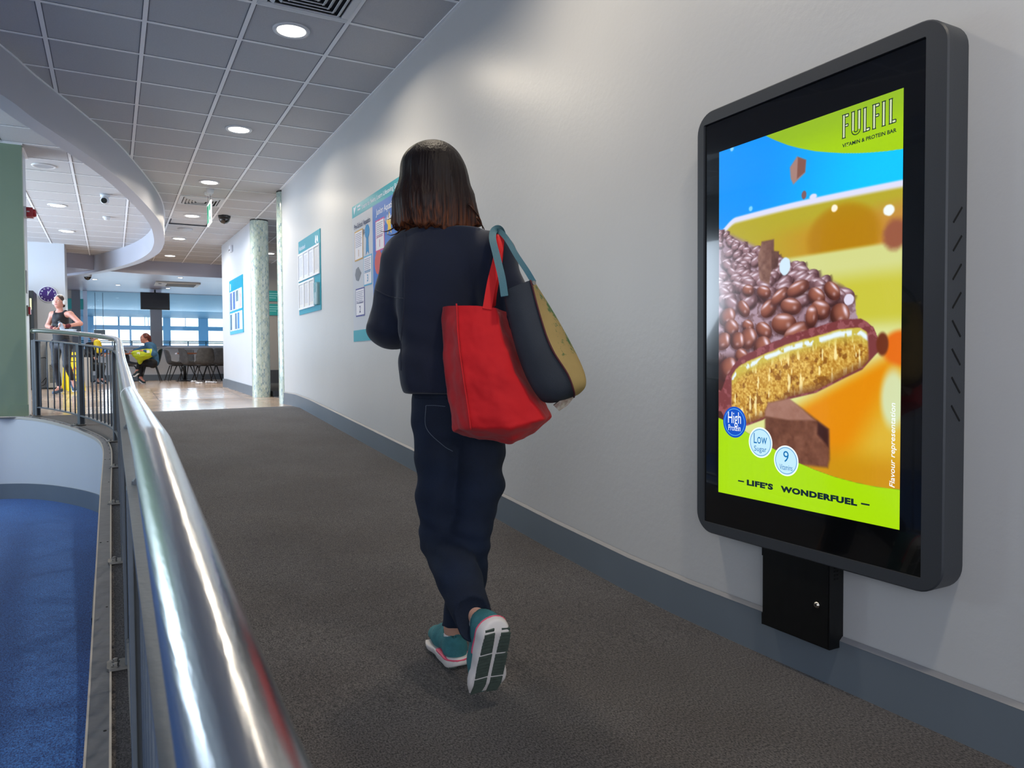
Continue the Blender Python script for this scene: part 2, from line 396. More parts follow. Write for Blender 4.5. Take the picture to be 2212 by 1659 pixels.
# landing and cafe floor
ft = MB(); fy = [9.6, 12.3, 15, 19, 23.1]
ft.strip([(x, tile_edge(x), rz(9.5)) for x in (-1.1, 2.02)], [(x, 9.6, rz(9.6)) for x in (-1.1, 2.02)])
ft.strip([(-5.2, y, rz(y)) for y in fy], [(5.4, y, rz(y)) for y in fy])
ft.build('floor', M['tilefloor'])['kind'] = 'structure'
M['darkcarpet'] = mat('dark_corridor_carpet', '35373c', .95)
cf = MB(); cf.box((2.26, 10.4, .45), (5.3, 12.25, .497)); cf.box((2.26, 12.2, .40), (5.3, 17.5, .58)); cf.build('floor_corridor', M['darkcarpet'])['kind'] = 'structure'
# walls
def wall(name, a, b, m=M['wall']):
    o = MB().box(a, b).build(name, m); o['kind'] = 'structure'; return o
wall('wall_right', (WX, -3.6, -.1), (2.25, 10.02, H))
wall('wall_green', (-3.8, 9.2, -.5), (-.785, 9.3, H), M['green'])
wall('wall_green_return', (-.9, 9.3, .44), (-.80, 9.78, H), M['wall2'])
wall('trim_3', (-.935, 9.183, .462), (-.775, 9.2, .612), M['green'])
wall('wall_left', (-3.8, -3.6, -.5), (-3.7, 9.2, H), M['wall2'])
w2 = MB(); w2.prism([(2.0, 12.48, .4), (1.905, 15.35, .4), (2.1, 15.35, .4), (2.2, 12.48, .4)], (0, 0, H-.4)); w2.build('wall_middle', M['wall2'])['kind'] = 'structure'
wall('wall_corridor', (2.2, 17.5, .4), (5.4, 17.6, H), mat('corridor_paint', '8f8b86', .6))
wall('wall_corridor_side', (5.3, 10.0, .3), (5.4, 17.6, H), M['wall2'])
wall('wall_pillar', (-1.62, 16.4, .5), (-.757, 17.2, H), M['wall2'])
wall('wall_far_left', (-5.2, 23.0, .5), (-.74, 23.25, H), mat('warm_grey_paint', 'a39d98', .6))
wall('wall_far_below', (-.6, 23.0, .5), (5.4, 23.25, 1.50), M['wall2'])
wall('wall_far_above', (-.6, 23.0, 3.02), (5.4, 23.25, H), M['wall2'])
wall('wall_far_right', (3.7, 23.0, .5), (5.4, 23.25, H), M['wall2'])
wall('wall_side_windows', (-5.3, 9.2, .3), (-5.2, 23.2, H), M['wall2'])
wall('wall_cafe_right', (5.3, 17.6, .3), (5.4, 23.2, H), M['wall2'])
# skirtings
def skirting(name, pts, hgt=.15, th=.016, zf=rz, zt=None):
    b = MB(); p = [Vector(q) for q in pts]
    t = [(q.x, q.y, zf(q.y)+hgt) for q in p]; g = [(q.x, q.y, zf(q.y)-.02) for q in p]
    d = (p[-1]-p[0]).normalized(); nrm = Vector((-d.y, d.x, 0))*-th
    b.strip(t, g); b.strip([Vector(x)-nrm for x in t], t); o = b.build(name, M['skirt'], fix=False); o['kind'] = 'structure'; return o
b = MB(); Y = [-3.6, 0, 1, 2.2, 2.6, 3.2, 4, 5.3, 7, 8.6, 9.3, 9.75, 10.0]
b.strip([(WX-.018, y, rz(y)+.150) for y in Y], [(WX-.018, y, rz(y)-.02) for y in Y])
b.strip([(WX, y, rz(y)+.156) for y in Y], [(WX-.018, y, rz(y)+.150) for y in Y])
b.build('baseboard_right', [M['skirt']], fix=False)['kind'] = 'structure'
b = MB(); b.strip([(WX-.004, y, rz(y)+.163) for y in Y], [(WX-.018, y, rz(y)+.151) for y in Y]); b.build('trim_4', mat('skirting_top_lip', '8d8d90', .5), fix=False)['kind'] = 'structure'
b = MB(); Y2 = [12.48, 13.5, 15, 15.35]; X2 = [1.98-.095*(y-12.48)/2.87 for y in Y2]
b.strip([(x, y, rz(y)+.16) for x, y in zip(X2, Y2)], [(x, y, rz(y)-.02) for x, y in zip(X2, Y2)]); b.strip([(x, y, rz(y)+.16) for x, y in zip(X2, Y2)], [(x+.03, y, rz(y)+.16) for x, y in zip(X2, Y2)])
b.build('baseboard_middle', M['skirt'], fix=False)['kind'] = 'structure'
wall('baseboard_far', (-.6, 22.975, .5), (5.3, 23.0, .575+.155), M['skirt'])
wall('baseboard_corridor', (2.2, 17.47, .5), (5.3, 17.5, .575+.30), mat('dark_skirting', '3b3c40', .6))
wall('baseboard_green', (-3.7, 9.185, -.5), (-1.04, 9.2, -.352+.16), M['skirt'])
wall('baseboard_pillar', (-1.62, 16.385, .5), (-.757, 16.4, .575+.02), M['skirt'])
# mosaic columns (round, with dark collar)
def column(name, cx, cy, z0, r=.14):
    n = 40; vs = []; zs = [z0, H-.02]; fs = []
    me = bpy.data.meshes.new(name)
    for z in zs: vs += [(cx+r*math.cos(2*PI*j/n), cy+r*math.sin(2*PI*j/n), z) for j in range(n)]
    fs = [(j, (j+1) % n, n+(j+1) % n, n+j) for j in range(n)]
    me.from_pydata(vs, [], fs); uv = me.uv_layers.new(name='UVMap')
    for p in me.polygons:
        for li in p.loop_indices:
            vi = me.loops[li].vertex_index; j = vi % n
            if p.index == n-1 and j == 0: j = n
            uv.data[li].uv = (2*PI*r*j/n, me.vertices[vi].co.z)
    o = link(name, me, M['mosaic'], smooth=True); o['kind'] = 'structure'
    c = MB().lathe((cx, cy, 0), [(r-.003, H-.022), (r-.003, H)], 32).build('trim_5', mat('dark_collar', '2c2d2f', .6), smooth=False); c['kind'] = 'structure'
column('column', 2.10, 12.36, .48); column('column', 2.095, 10.175, .48)
# ceiling: mineral tiles on a 600 mm grid
M['ctile'] = mat('mineral_ceiling_tile', 'bebec1', .9, noise=.05, nscale=140, bump=.10, bscale=220)
M['cgrid'] = mat('ceiling_grid', 'f4f5f8', .45)
cl = MB(); cl.box((-5.3, -3.6, H), (5.4, 18.6, H+.08)); cl.build('ceiling', M['ctile'])['kind'] = 'structure'
GX, GY = 1.4537-.021, 5.5445
g = MB()
BUL = spline([(-1.95, 3.4), (-1.2, 5.1), (-.665, 6.42), (-.50, 6.95), (-.235, 7.70), (.10, 8.75), (.44, 10.25), (.625, 11.3), (.725, 12.3), (.775, 13.3), (.745, 14.4), (.57, 15.6), (.25, 16.8), (-.2, 18.0), (-.8, 19.1), (-1.7, 20.3)], 6)
for i in range(-11, 7):
    x = GX+.6*i; w = .014
    g.box((x-w, -3.6, H-.006), (x+w, 18.5, H+.002))
for j in range(-15, 22):
    y = GY+.6*j; g.box((-5.2, y-.012, H-.004), (5.3, y+.012, H+.003))
g.build('trim_ceiling_grid', M['cgrid'])['kind'] = 'structure'
g = MB()
for i in range(-11, 7):
    x = GX+.6*i; g.quad((x-.020, -3.6, H-.0012), (x+.020, -3.6, H-.0012), (x+.020, 18.5, H-.0012), (x-.020, 18.5, H-.0012))
for j in range(-15, 22):
    y = GY+.6*j; g.quad((-5.2, y-.018, H-.0010), (5.3, y-.018, H-.0010), (5.3, y+.018, H-.0010), (-5.2, y+.018, H-.0010))
g.build('trim_ceiling_gap_shade', mat('tile_edge_shade', '6d7078', .9), fix=False)['kind'] = 'structure'  # flat dark strips: shade along the tile edges put in as colour
tt = MB(); tt.box((WX-.022, -3.6, H-.008), (WX+.002, 10.02, H)); tt.box((-.80, 9.3, H-.01), (-.775, 9.8, H)); tt.box((-3.7, 9.17, H-.01), (-.775, 9.2, H)); tt.build('trim_6', M['cgrid'])['kind'] = 'structure'
# curved bulkhead
ZB = 2.955; TH = .15; bo = BUL; bi = []
for i, p in enumerate(bo):
    a = bo[max(i-1, 0)]; c = bo[min(i+1, len(bo)-1)]; t = Vector((c[0]-a[0], c[1]-a[1])).normalized(); bi.append((p[0]-t.y*TH, p[1]+t.x*TH))
bk = MB(); V3 = lambda P, z: [(x, y, z) for x, y in P]
bk.strip(V3(bo, H), V3(bo, ZB)); bk.strip(V3(bo, ZB), V3(bi, ZB)); bk.strip(V3(bi, ZB), V3(bi, H))
bk.build('ceiling_bulkhead', M['soffit'], fix=True, auto=.5)['kind'] = 'structure'
bt = MB(); q = []
for i, p in enumerate(bo):
    a = bo[max(i-1, 0)]; c = bo[min(i+1, len(bo)-1)]; t = Vector((c[0]-a[0], c[1]-a[1])).normalized(); q.append((p[0]+t.y*.012, p[1]-t.x*.012))
bt.strip(V3(q, H-.008), V3(q, H)); bt.strip(V3(q, H-.008), V3(bo, H-.008)); bt.build('trim_7', M['cgrid'], fix=False)['kind'] = 'structure'
# dropped cafe ceiling with its curved front
CZ = 3.005
fr = spline([(-5.2, 15.6), (-2.6, 16.6), (-1.0, 17.5), (.3, 18.1), (1.1, 18.25), (2.4, 18.3), (5.3, 18.3)], 6)
cc = MB(); cc.strip(V3(fr, H), V3(fr, CZ)); cc.strip(V3(fr, CZ), [(x, 23.05, CZ) for x, y in fr]); cc.build('ceiling_cafe', [mat('cafe_ceiling_paint', 'a9a9b8', .35, noise=.05, nscale=1.5)], fix=True, auto=.5)['kind'] = 'structure'
# ---------------------------------------------------------------- balustrade along the ramp
M['steel'] = mat('brushed_stainless_steel', 'd2d5d8', .22, 1.0, bump=.05, bscale=9, stretch=(30, 2, 30))
M['paintbar'] = mat('slate_enamel_steel', '646b72', .42, .0, noise=.05, nscale=20, bump=.08, bscale=70)
bal = empty('balustrade', (.045, 3, 0), 'grey painted steel balustrade with tubular stainless handrail curving along the ramp edge', 'railing')
CL = edge_off(.122)
CL = [p for p in CL if p[1] < 9.13]
L_ = [0.0]
for i in range(1, len(CL)): L_.append(L_[-1]+math.hypot(CL[i][0]-CL[i-1][0], CL[i][1]-CL[i-1][1]))
cy_ = [p[1] for p in CL]
def on_cl(s):
    return (float(np.interp(s, L_, [p[0] for p in CL])), float(np.interp(s, L_, cy_)))
def s_at(y): return float(np.interp(y, cy_, L_))
def railz(y):
    if y < 5.4: return float(np.interp(y, [-3, .31, 1.05, 2.5, 4.45, 5.4], [.74, .862, .921, .933, 1.040, 1.112]))
    return max(rz(y)+.885, 1.112)
SM = L_[-1]
pts = []
for i, p in enumerate(CL):
    if p[1] < -2.6: continue
    pts.append((p[0], p[1], railz(p[1])))
pts = sorted(set(pts + [(on_cl(s_at(y))[0], y, railz(y)) for y in (-2, -1, 0, .27, .31, .35, .6, .9, 1.01, 1.04, 1.06, 1.09, 1.2, 1.6, 2.1, 2.4, 2.46, 2.49, 2.51, 2.54, 2.6, 2.8, 3.2, 4.0, 4.45, 5.3, 5.4, 6.0)]), key=lambda q: s_at(q[1]))
tb = MB().tube(pts, .0235, 32)
e = Vector(pts[-1]); tb.lathe((e.x, e.y, e.z), [(.001, -.0235), (.017, -.0165), (.0235, 0), (.017, .0165), (.001, .0235)], 16)
hr = tb.build('handrail', M['steel'], bal, smooth=True); hr['label'] = 'brushed stainless steel tube'
for y in (2.47, 6.9):
    p = on_cl(s_at(y)); q = on_cl(s_at(y)+.05); MB().tube([(p[0], p[1], railz(p[1])), (q[0], q[1], railz(q[1]))], .0242, 32).build('joint_sleeve', M['steel'], hr, auto=.6)
def bar_along(name, off, w, h):
    vsA = []; s = s_at(-2.4)
    P = [p for p in CL if p[1] > -2.4]; P = sorted(set([tuple(p) for p in P] + [on_cl(s_at(y)) for y in (1.18, 2.6, 3.2, 4.0, 5.3)]), key=lambda q: s_at(q[1]))
    b = MB(); n = len(P); R = []
    for i, p in enumerate(P):
        a = P[max(i-1, 0)]; c = P[min(i+1, n-1)]; t = Vector((c[0]-a[0], c[1]-a[1])).normalized(); nx, ny = t.y, -t.x
        z = rz(p[1])+off if off < .5 else min(rz(p[1])+off, railz(p[1])-.095)
        R.append([(p[0]+nx*dx, p[1]+ny*dx, z+dz) for dx, dz in ((-w/2, -h/2), (w/2, -h/2), (w/2, h/2), (-w/2, h/2))])
    vs = [q for r in R for q in r]; fs = [(i*4+k, i*4+(k+1) % 4, (i+1)*4+(k+1) % 4, (i+1)*4+k) for i in range(n-1) for k in range(4)]
    fs += [(3, 2, 1, 0), tuple((n-1)*4+k for k in range(4))]
    return b.add(vs, fs).build(name, M['paintbar'], bal, auto=.7)
bar_along('top_bar', .785, .046, .012); bar_along('bottom_bar', .095, .040, .012)
posts_y = [9.085, 8.306, 7.238, 6.112, 5.0, 3.886, 2.76, 1.62, .46, -.70]
M['plate'] = mat('galvanised_plate', '8e8c88', .45, .7, noise=.1, nscale=40)
for y in posts_y:
    s = s_at(y); p = on_cl(s); q = on_cl(min(s+.02, SM)); q0 = on_cl(s-.02); t = Vector((q[0]-q0[0], q[1]-q0[1])).normalized(); a = math.atan2(t.y, t.x)-PI/2
    z = rz(y); Mx = Matrix.Translation((p[0], p[1], z)) @ Matrix.Rotation(a, 4, 'Z')
    zt = min(rz(y)+.785, railz(y)-.095)-z
    b = MB(); b.M = Mx; b.box((-.024, -.006, .01), (.024, .006, zt)).box((-.024, -.03, .01), (-.014, .03, zt)).box((.014, -.03, .01), (.024, .03, zt))
    po = b.build('post', M['paintbar'], bal, bevel=.002)
    st = MB(); st.M = Mx; st.cyl((0, 0, zt), (0, 0, railz(y)-z-.02), .007, 10).lathe((0, 0, zt+.004), [(.014, 0), (.014, .008), (.007, .016)], 10); st.build('stem', M['paintbar'], po, smooth=False)
    bp = MB(); bp.M = Mx; bp.prism(rect := [(x, yy, .003) for x, yy in rrect(-.078, .035, -.042, .042, .012, 3)], (0, 0, .009)); pl = bp.build('base_plate', M['plate'], po)
    for yy in (-.022, .022):
        bo_ = MB(); bo_.M = Mx; bo_.lathe((-.052, yy, .012), [(.0125, 0), (.0125, .002), (.009, .002), (.009, .009), (.006, .011)], 6); bo_.build('bolt', M['plate'], po)
nb = 0; s = s_at(-.25); P0 = [s_at(y) for y in posts_y]
while s < SM-.03:
    if min(abs(s-q) for q in P0) > .045:
        p = on_cl(s); z = rz(p[1]); zt = min(z+.785, railz(p[1])-.095)
        MB().cyl((p[0], p[1], z+.095), (p[0], p[1], zt), .0065, 8).build('baluster', M['paintbar'], bal, smooth=True); nb += 1
    s += .1135
# ---------------------------------------------------------------- lamps and fittings on the ceilings
M['lamp'] = emis('downlight_diffuser', (1, .97, .88, 1), 7.0)
M['lampring'] = mat('downlight_ring', 'd9dade', .35)
M['black'] = mat('black_plastic', '141416', .3); M['dgrey'] = mat('dark_grey_metal', '33363a', .4, .3)
LL = ['ceiling downlight nearest the viewer beside the square air vent', 'second ceiling downlight above the walking woman', 'lit ceiling downlight just before the green exit sign',
      'lit ceiling downlight between the square vent and the dark ceiling slot', 'lit ceiling downlight just past the round ceiling cover', 'farthest lit ceiling downlight in the row along the corridor',
      'ceiling downlight behind the viewer near the wall screen', 'ceiling downlight farther behind the viewer', 'lit ceiling downlight in the side passage behind the mosaic column',
      'unlit ceiling downlight beside the green wall', 'lit ceiling downlight above the red alarm beacon in the landing ceiling', 'farther lit downlight in the landing ceiling left of the bulkhead']
spots = [(1.124, 5.235), (1.128, 7.66), (1.118, 10.04), (1.126, 12.43), (1.114, 14.775), (1.112, 17.18), (1.124, 2.84), (1.124, .44), (2.91, 15.94), (-.645, 10.075), (-.646, 12.46), (-.634, 14.79)]
for i, (x, y) in enumerate(spots):
    if i in (6, 7):      # the downlights of the row outside the picture: same fitting
        pass
    r = empty('ceiling_light', (x, y, H), LL[i], 'ceiling light', 'downlights in the tiled ceiling')
    MB().lathe((x, y, H), [(.092, -.002), (.104, -.012), (.122, -.009), (.126, 0)], 40).build('ring', M['lampring'], r, smooth=True)
    lit = i != 9
    MB().lathe((x, y, H), [(.094, -.008), (.094, -.004)], 40).build('diffuser', M['lamp'] if lit else mat('unlit_diffuser', 'a9adb5', .3), r)
    if lit:
        l = area('downlight', (x, y, H-.0135), (0, 0, -1), .18, .18, (26 if y > 9 else 18) if x > 0 else 14, WARM, 'DISK', 2.8); l.parent = r; l.matrix_parent_inverse = Matrix.Translation((-x, -y, -H))
CS = [(-.32, 19.8, 'small ceiling spot nearest the black dome camera over the cafe'), (.165, 20.97, 'small ceiling spot above the seated woman'), (1.41, 18.6, 'small ceiling spot right of the air conditioner front'), (1.32, 21.34, 'small ceiling spot just above the hanging television')]
for x, y, lb in CS:
    r = empty('ceiling_spot', (x, y, CZ), lb, 'ceiling light', 'small spots in the cafe ceiling')
    MB().lathe((x, y, CZ), [(.045, -.002), (.05, -.008), (.062, -.006), (.065, 0)], 24).build('ring', M['lampring'], r, smooth=True)
    MB().lathe((x, y, CZ), [(.045, -.008), (.045, -.003)], 24).build('diffuser', M['lamp'], r)
    l = area('spotlight', (x, y, CZ-.011), (0, 0, -1), .08, .08, 9, WARM, 'DISK', 1.9); l.parent = r; l.matrix_parent_inverse = Matrix.Translation((-x, -y, -CZ))
# air vents set in the tile grid
def vent(cx, cy, label):
    r = empty('ceiling_vent', (cx, cy, H), label, 'air vent')
    fr_ = MB()
    for a, b in (((-.285, -.285), (.285, -.235)), ((-.285, .235), (.285, .285)), ((-.285, -.235), (-.235, .235)), ((.235, -.235), (.285, .235))):
        fr_.box((cx+a[0], cy+a[1], H-.014), (cx+b[0], cy+b[1], H-.004))
    fr_.build('frame', M['white'], r, bevel=.003)
    MB().box((cx-.235, cy-.235, H-.0055), (cx+.235, cy+.235, H-.0045)).build('backing', mat('vent_shadow_box', '2a2c30', .8), r)
    for q, (dx, dy) in enumerate(((0, 1), (1, 0), (0, -1), (-1, 0))):
        b = MB()
        for k in range(5):
            a = .050+k*.040
            if dy: b.bar((cx-a, cy+dy*a, H-.016), (cx+a, cy+dy*a, H-.016), .030, .004, (0, -dy*.8, 1))
            else: b.bar((cx+dx*a, cy-a, H-.016), (cx+dx*a, cy+a, H-.016), .030, .004, (-dx*.8, 0, 1))
        b.build('blade_set', M['white'], r)
    MB().box((cx-.035, cy-.035, H-.02), (cx+.035, cy+.035, H-.010)).build('centre_plate', M['white'], r)
vent(1.1327, 4.6445, 'square louvred air vent at the top of the picture beside the nearest downlight')
vent(1.1327, 11.2445, 'square louvred air vent behind the hanging exit sign')
# exit sign hanging on two wires
r = empty('exit_sign', (1.13, 10.75, H), 'green and white running man exit sign hanging below the ceiling', 'sign')
es = MB().box((1.16, 10.35, 2.86), (1.175, 10.75, 3.15)); es.build('panel', mat('sign_white', 'e9f3ee', .3, emit='e9f3ee', estr=.6), r)
gm = mat('sign_green', '0f9b72', .4, emit='0f9b72', estr=.35); b = MB()
for s, x in ((-1, 1.159), (1, 1.176)):
    b.box((x-.0008, 10.37, 3.03), (x+.0008, 10.50, 3.11)); b.box((x-.0008, 10.56, 2.89), (x+.0008, 10.73, 3.12)); b.bar((x, 10.38, 2.93), (x, 10.48, 2.93), .0016, .03); b.bar((x, 10.42, 2.90), (x, 10.42, 2.99), .0016, .03, (0, 1, 0))
b.build('symbol', gm, r)
MB().tube([(1.167, 10.42, 3.15), (1.167, 10.45, H-.02)], .002, 6).tube([(1.167, 10.68, 3.15), (1.167, 10.65, H-.02)], .002, 6).build('suspension_wire', M['dgrey'], r)
MB().lathe((1.167, 10.45, H), [(.02, -.07), (.045, -.05), (.05, -.005), (.05, 0)], 20).lathe((1.167, 10.65, H), [(.02, -.05), (.045, -.035), (.05, -.005), (.05, 0)], 20).build('ceiling_bracket', M['white'], r, smooth=True)
# dome cameras
def dome(x, y, z, lb, body, rr=.085):
    r = empty('dome_camera', (x, y, z), lb, 'security camera')
    MB().lathe((x, y, z), [(rr*.98, -.045), (rr*1.05, -.03), (rr*1.08, -.004), (rr*1.08, 0)], 28).build('housing', body, r, smooth=True)
    MB().lathe((x, y, z-.045), [(rr*.02, -rr), (rr*.5, -rr*.86), (rr*.8, -rr*.55), (rr*.95, -rr*.2), (rr*.97, 0)], 28).build('dome', mat('smoked_dome', '26221f', .08, coat=.6), r, smooth=True)
dome(1.565, 12.21, H, 'black dome camera on the tiled ceiling left of the mosaic column', M['black'], .085)
dome(-.44, 18.9, CZ, 'small dome camera under the cafe ceiling near the bulkhead', M['white'], .075)
r = empty('turret_camera', (-.04, 11.4, H), 'white turret camera with black eye on the landing ceiling', 'security camera')
MB().lathe((-.04, 11.4, H), [(.04, -.04), (.058, -.03), (.062, 0)], 24).build('base', M['white'], r, smooth=True)
MB().add(*(lambda me: ([tuple(v.co) for v in me.vertices], [tuple(p.vertices) for p in me.polygons]))(sdf_mesh('tmp', [('e', (-.045, 11.37, H-.085), (.055, .055, .055))], .012))).build('body', M['white'], r, smooth=True)
MB().cyl((-.048, 11.345, H-.09), (-.056, 11.312, H-.100), .036, 20).build('lens', M['black'], r)
r = empty('smoke_detector', (-.034, 13.1, H), 'small white smoke detector on the landing ceiling', 'smoke detector')
MB().lathe((-.034, 13.1, H), [(.025, -.055), (.035, -.05), (.037, -.03), (.052, -.025), (.055, 0)], 24).build('body', M['white'], r, smooth=True)
o = MB().lathe((1.127, 13.68, H), [(.001, -.024), (.08, -.022), (.115, -.012), (.12, 0)], 32).build('ceiling_speaker', mat('speaker_cover', 'b9bcc2', .5), smooth=True); finish(o, 'round white unlit cover on the ceiling beyond the dark slot', 'ceiling cover')
o = MB().box((.845, 13.20, H-.009), (1.42, 13.27, H-.006)).box((.845, 12.80, H-.009), (.865, 13.20, H-.006)).box((1.40, 12.78, H-.009), (1.42, 13.2, H-.006)).build('ceiling_hatch', mat('dark_gap', '303540', .8)); finish(o, 'slipped ceiling hatch showing a dark slot beside the exit sign', 'ceiling hatch')
# air conditioning cassette in the cafe ceiling
r = empty('air_conditioner', (1.45, 20.1, CZ), 'white ceiling cassette air conditioner above the television', 'air conditioner')
MB().box((.95, 19.65, CZ-.04), (1.95, 20.45, CZ-.0005)).build('casing', mat('cassette_plastic', 'c9c6bd', .5), r, bevel=.015)
b = MB()
for k in range(7): b.box((1.2, 19.72+k*.1, CZ-.05), (1.85, 19.76+k*.1, CZ-.04))
b.build('grille', mat('cassette_grille', '7e776c', .6), r); MB().cyl((1.05, 19.78, CZ-.048), (1.05, 19.78, CZ-.04), .035).build('sensor', M['black'], r)
# red beacon and call point on the green wall's return
r = empty('alarm_beacon', (-.80, 9.5, 2.66), 'red alarm beacon high on the edge of the green wall', 'alarm')
MB().box((-.80, 9.42, 2.60), (-.775, 9.56, 2.71)).build('backplate', M['lampring'], r)
M['red'] = mat('red_plastic', 'a51f2c', .35)
MB().box((-.775, 9.43, 2.605), (-.715, 9.55, 2.705)).lathe((-.715, 9.49, 2.655), [(.045, 0), (.04, .02), (.03, .028)], 20, 'x').build('body', M['red'], r, bevel=.004)
MB().box((-.77, 9.428, 2.652), (-.745, 9.43, 2.664)).build('mark', M['lampring'], r)
r = empty('call_point', (-.80, 9.56, 1.6), 'small red fire alarm call point below the beacon', 'alarm')
MB().box((-.80, 9.50, 1.555), (-.785, 9.60, 1.665)).build('backplate', mat('grey_plate', '7c8078', .5), r)
MB().box((-.785, 9.51, 1.57), (-.765, 9.59, 1.65)).build('button_box', M['red'], r, bevel=.003)
o = MB().box((-.80, 9.5, 1.80), (-.793, 9.6, 2.04)).build('fire_notice', mat('grey_notice', '8d9399', .5)); finish(o, 'grey printed strip notice above the red call point', 'notice')
# ---------------------------------------------------------------- far window wall of the cafe and the hall beyond
def glassm(name, tint, refl=.08):
    m = bpy.data.materials.new(name); m.use_nodes = True; nt = m.node_tree; nt.nodes.clear(); N = nt.nodes.new; L = nt.links.new
    o = N('ShaderNodeOutputMaterial'); mx = N('ShaderNodeMixShader'); t = N('ShaderNodeBsdfTransparent'); g = N('ShaderNodeBsdfGlossy'); fr_ = N('ShaderNodeFresnel')
    t.inputs[0].default_value = tint; g.inputs['Roughness'].default_value = .03; fr_.inputs[0].default_value = 1.45
    L(fr_.outputs[0], mx.inputs[0]); L(t.outputs[0], mx.inputs[1]); L(g.outputs[0], mx.inputs[2]); L(mx.outputs[0], o.inputs[0]); return m
M['glass'] = glassm('window_glass', (.86, .95, 1, 1)); M['wframe'] = mat('grey_window_frame', '8a8f9c', .45)
r = empty('window_1', (1.4, 23.0, 1.5), None, None); r['kind'] = 'structure'
b = MB()
for x0, x1, z0, z1 in ((-.66, -.56, 1.50, 3.05), (3.6, 3.72, 1.5, 3.05), (-.66, 3.7, 3.0, 3.06), (-.66, 3.7, 1.50, 1.545)): b.box((x0, 22.94, z0), (x1, 23.06, z1))
b.build('window_frame', mat('white_window_frame', 'b9c6da', .5), r); MB().box((.955, 22.80, 1.5), (1.245, 23.1, CZ)).build('window_pillar', mat('pillar_grey', '8d8f94', .5), r)
MB().box((-.62, 22.99, 1.545), (3.65, 23.0, 3.0)).build('window_pane', M['glass'], r); MB().box((-.66, 22.86, 1.48), (3.7, 22.98, 1.505)).build('window_sill', M['white'], r)
wall('door_1', (-.92, 22.92, .575), (-.72, 23.0, 3.0), mat('door_post_grey', '5f646d', .5))
# hall beyond: blue soffit, far wall with window strip, overcast sky outside
bl = mat('hall_blue_paint', '66879a', .5)
wall('ceiling_hall', (-6, 23.25, 3.34), (12, 41, 3.44), bl); wall('floor_hall', (-6, 23.25, .1), (12, 41, .2), mat('pool_water_blue', '7fb4c9', .15))
wall('wall_hall_left', (-6.1, 23.25, .1), (-6, 41, 3.4), bl); wall('wall_hall_right', (12, 23.25, .1), (12.1, 41, 3.4), bl)
b = MB(); b.box((-6, 41, .1), (12, 41.2, 1.28)); b.box((-6, 41, 2.72), (12, 41.2, 2.93))
xs = [-6, -.75, -.55, .25, .35, .8, .88, 1.5, 1.56, 2.35, 2.45, 3.3, 3.42, 4.25, 4.65, 5.6, 12]
for i, (x0, x1) in enumerate([(-6, -.75), (.28, .36), (.78, .86), (2.28, 2.62), (3.92, 4.38), (6.2, 12)]): b.box((x0, 40.98, 1.2), (x1, 41.17, 3.4))
for x in (1.45, 1.6, 1.8, 3.3): b.box((x, 41.05, 2.93), (x+.03, 41.1, 3.4))
b.build('wall_hall_far', mat('hall_wall_paint', 'c0cfe4', .5))['kind'] = 'structure'
sky = MB().box((-14, 48, -2), (22, 48.1, 9)).build('sky_backdrop', emis('overcast_sky', (.93, .98, 1.0, 1), 2.6)); sky['kind'] = 'structure'
area('hall_daylight', (3, 36, 3.2), (0, -.3, -1), 9, 6, 900, (.90, .96, 1.0))
area('hall_uplight', (2, 31, .4), (0, 0, 1), 12, 8, 150, (.55, .82, 1.0))
# guard rail seen through the glass
r = empty('guard_rail', (3, 30, .2), 'thin metal guard rail beyond the cafe window', 'railing')
gr_ = mat('guard_rail_teal', '3d6470', .4, .3)
for z in (1.86, 1.80, 1.28): MB().tube([(-1, 30, z), (6, 30, z)], .018, 8).build('rail', gr_, r)
for x in np.arange(-.6, 5.6, .62): MB().cyl((x, 30, .2), (x, 30, 1.86), .022, 8).build('post', gr_, r)
r = empty('hall_sign', (-.35, 28, 2.2), 'small dark sign board hanging beyond the cafe window', 'sign')
MB().box((-.50, 27.5, 1.95), (-.18, 27.53, 2.15)).build('board', mat('sign_dark_teal', '1d4248', .5), r)
MB().cyl((-.45, 27.515, 2.15), (-.45, 27.515, 3.34), .008).cyl((-.23, 27.515, 2.15), (-.23, 27.515, 3.34), .008).build('hanger', M['wframe'], r)
# ---------------------------------------------------------------- wall-mounted advertising screen
FX = 1.907
M['anth'] = mat('anthracite_powder_coat', '3a3d42', .42, .1, bump=.05, bscale=300)
M['bez'] = mat('black_glass_bezel', '08090b', .12, coat=.5)
dsp = empty('advertising_screen', (1.95, 1.63, 1.16), 'large portrait advertising screen in a rounded charcoal housing on the pale wall', 'display screen')
def yz(P, x): return [(x, a, b) for a, b in P]
out = rrect(1.161, 2.093, -.628+1.025, .897+1.025, .075, 8); inn = rrect(1.222, 2.058, -.590+1.025, .853+1.025, .004, 2)
b = MB(); n = len(out)
def ring(A, B, mi=0):
    k = len(A); b.add(list(A)+list(B), [(i, (i+1) % k, k+(i+1) % k, k+i) for i in range(k)], mi)
ring(yz(out, 1.9935), yz(out, FX+.004)); o2 = rrect(1.165, 2.089, -.624+1.025, .893+1.025, .071, 8); ring(yz(out, FX+.004), yz(o2, FX))
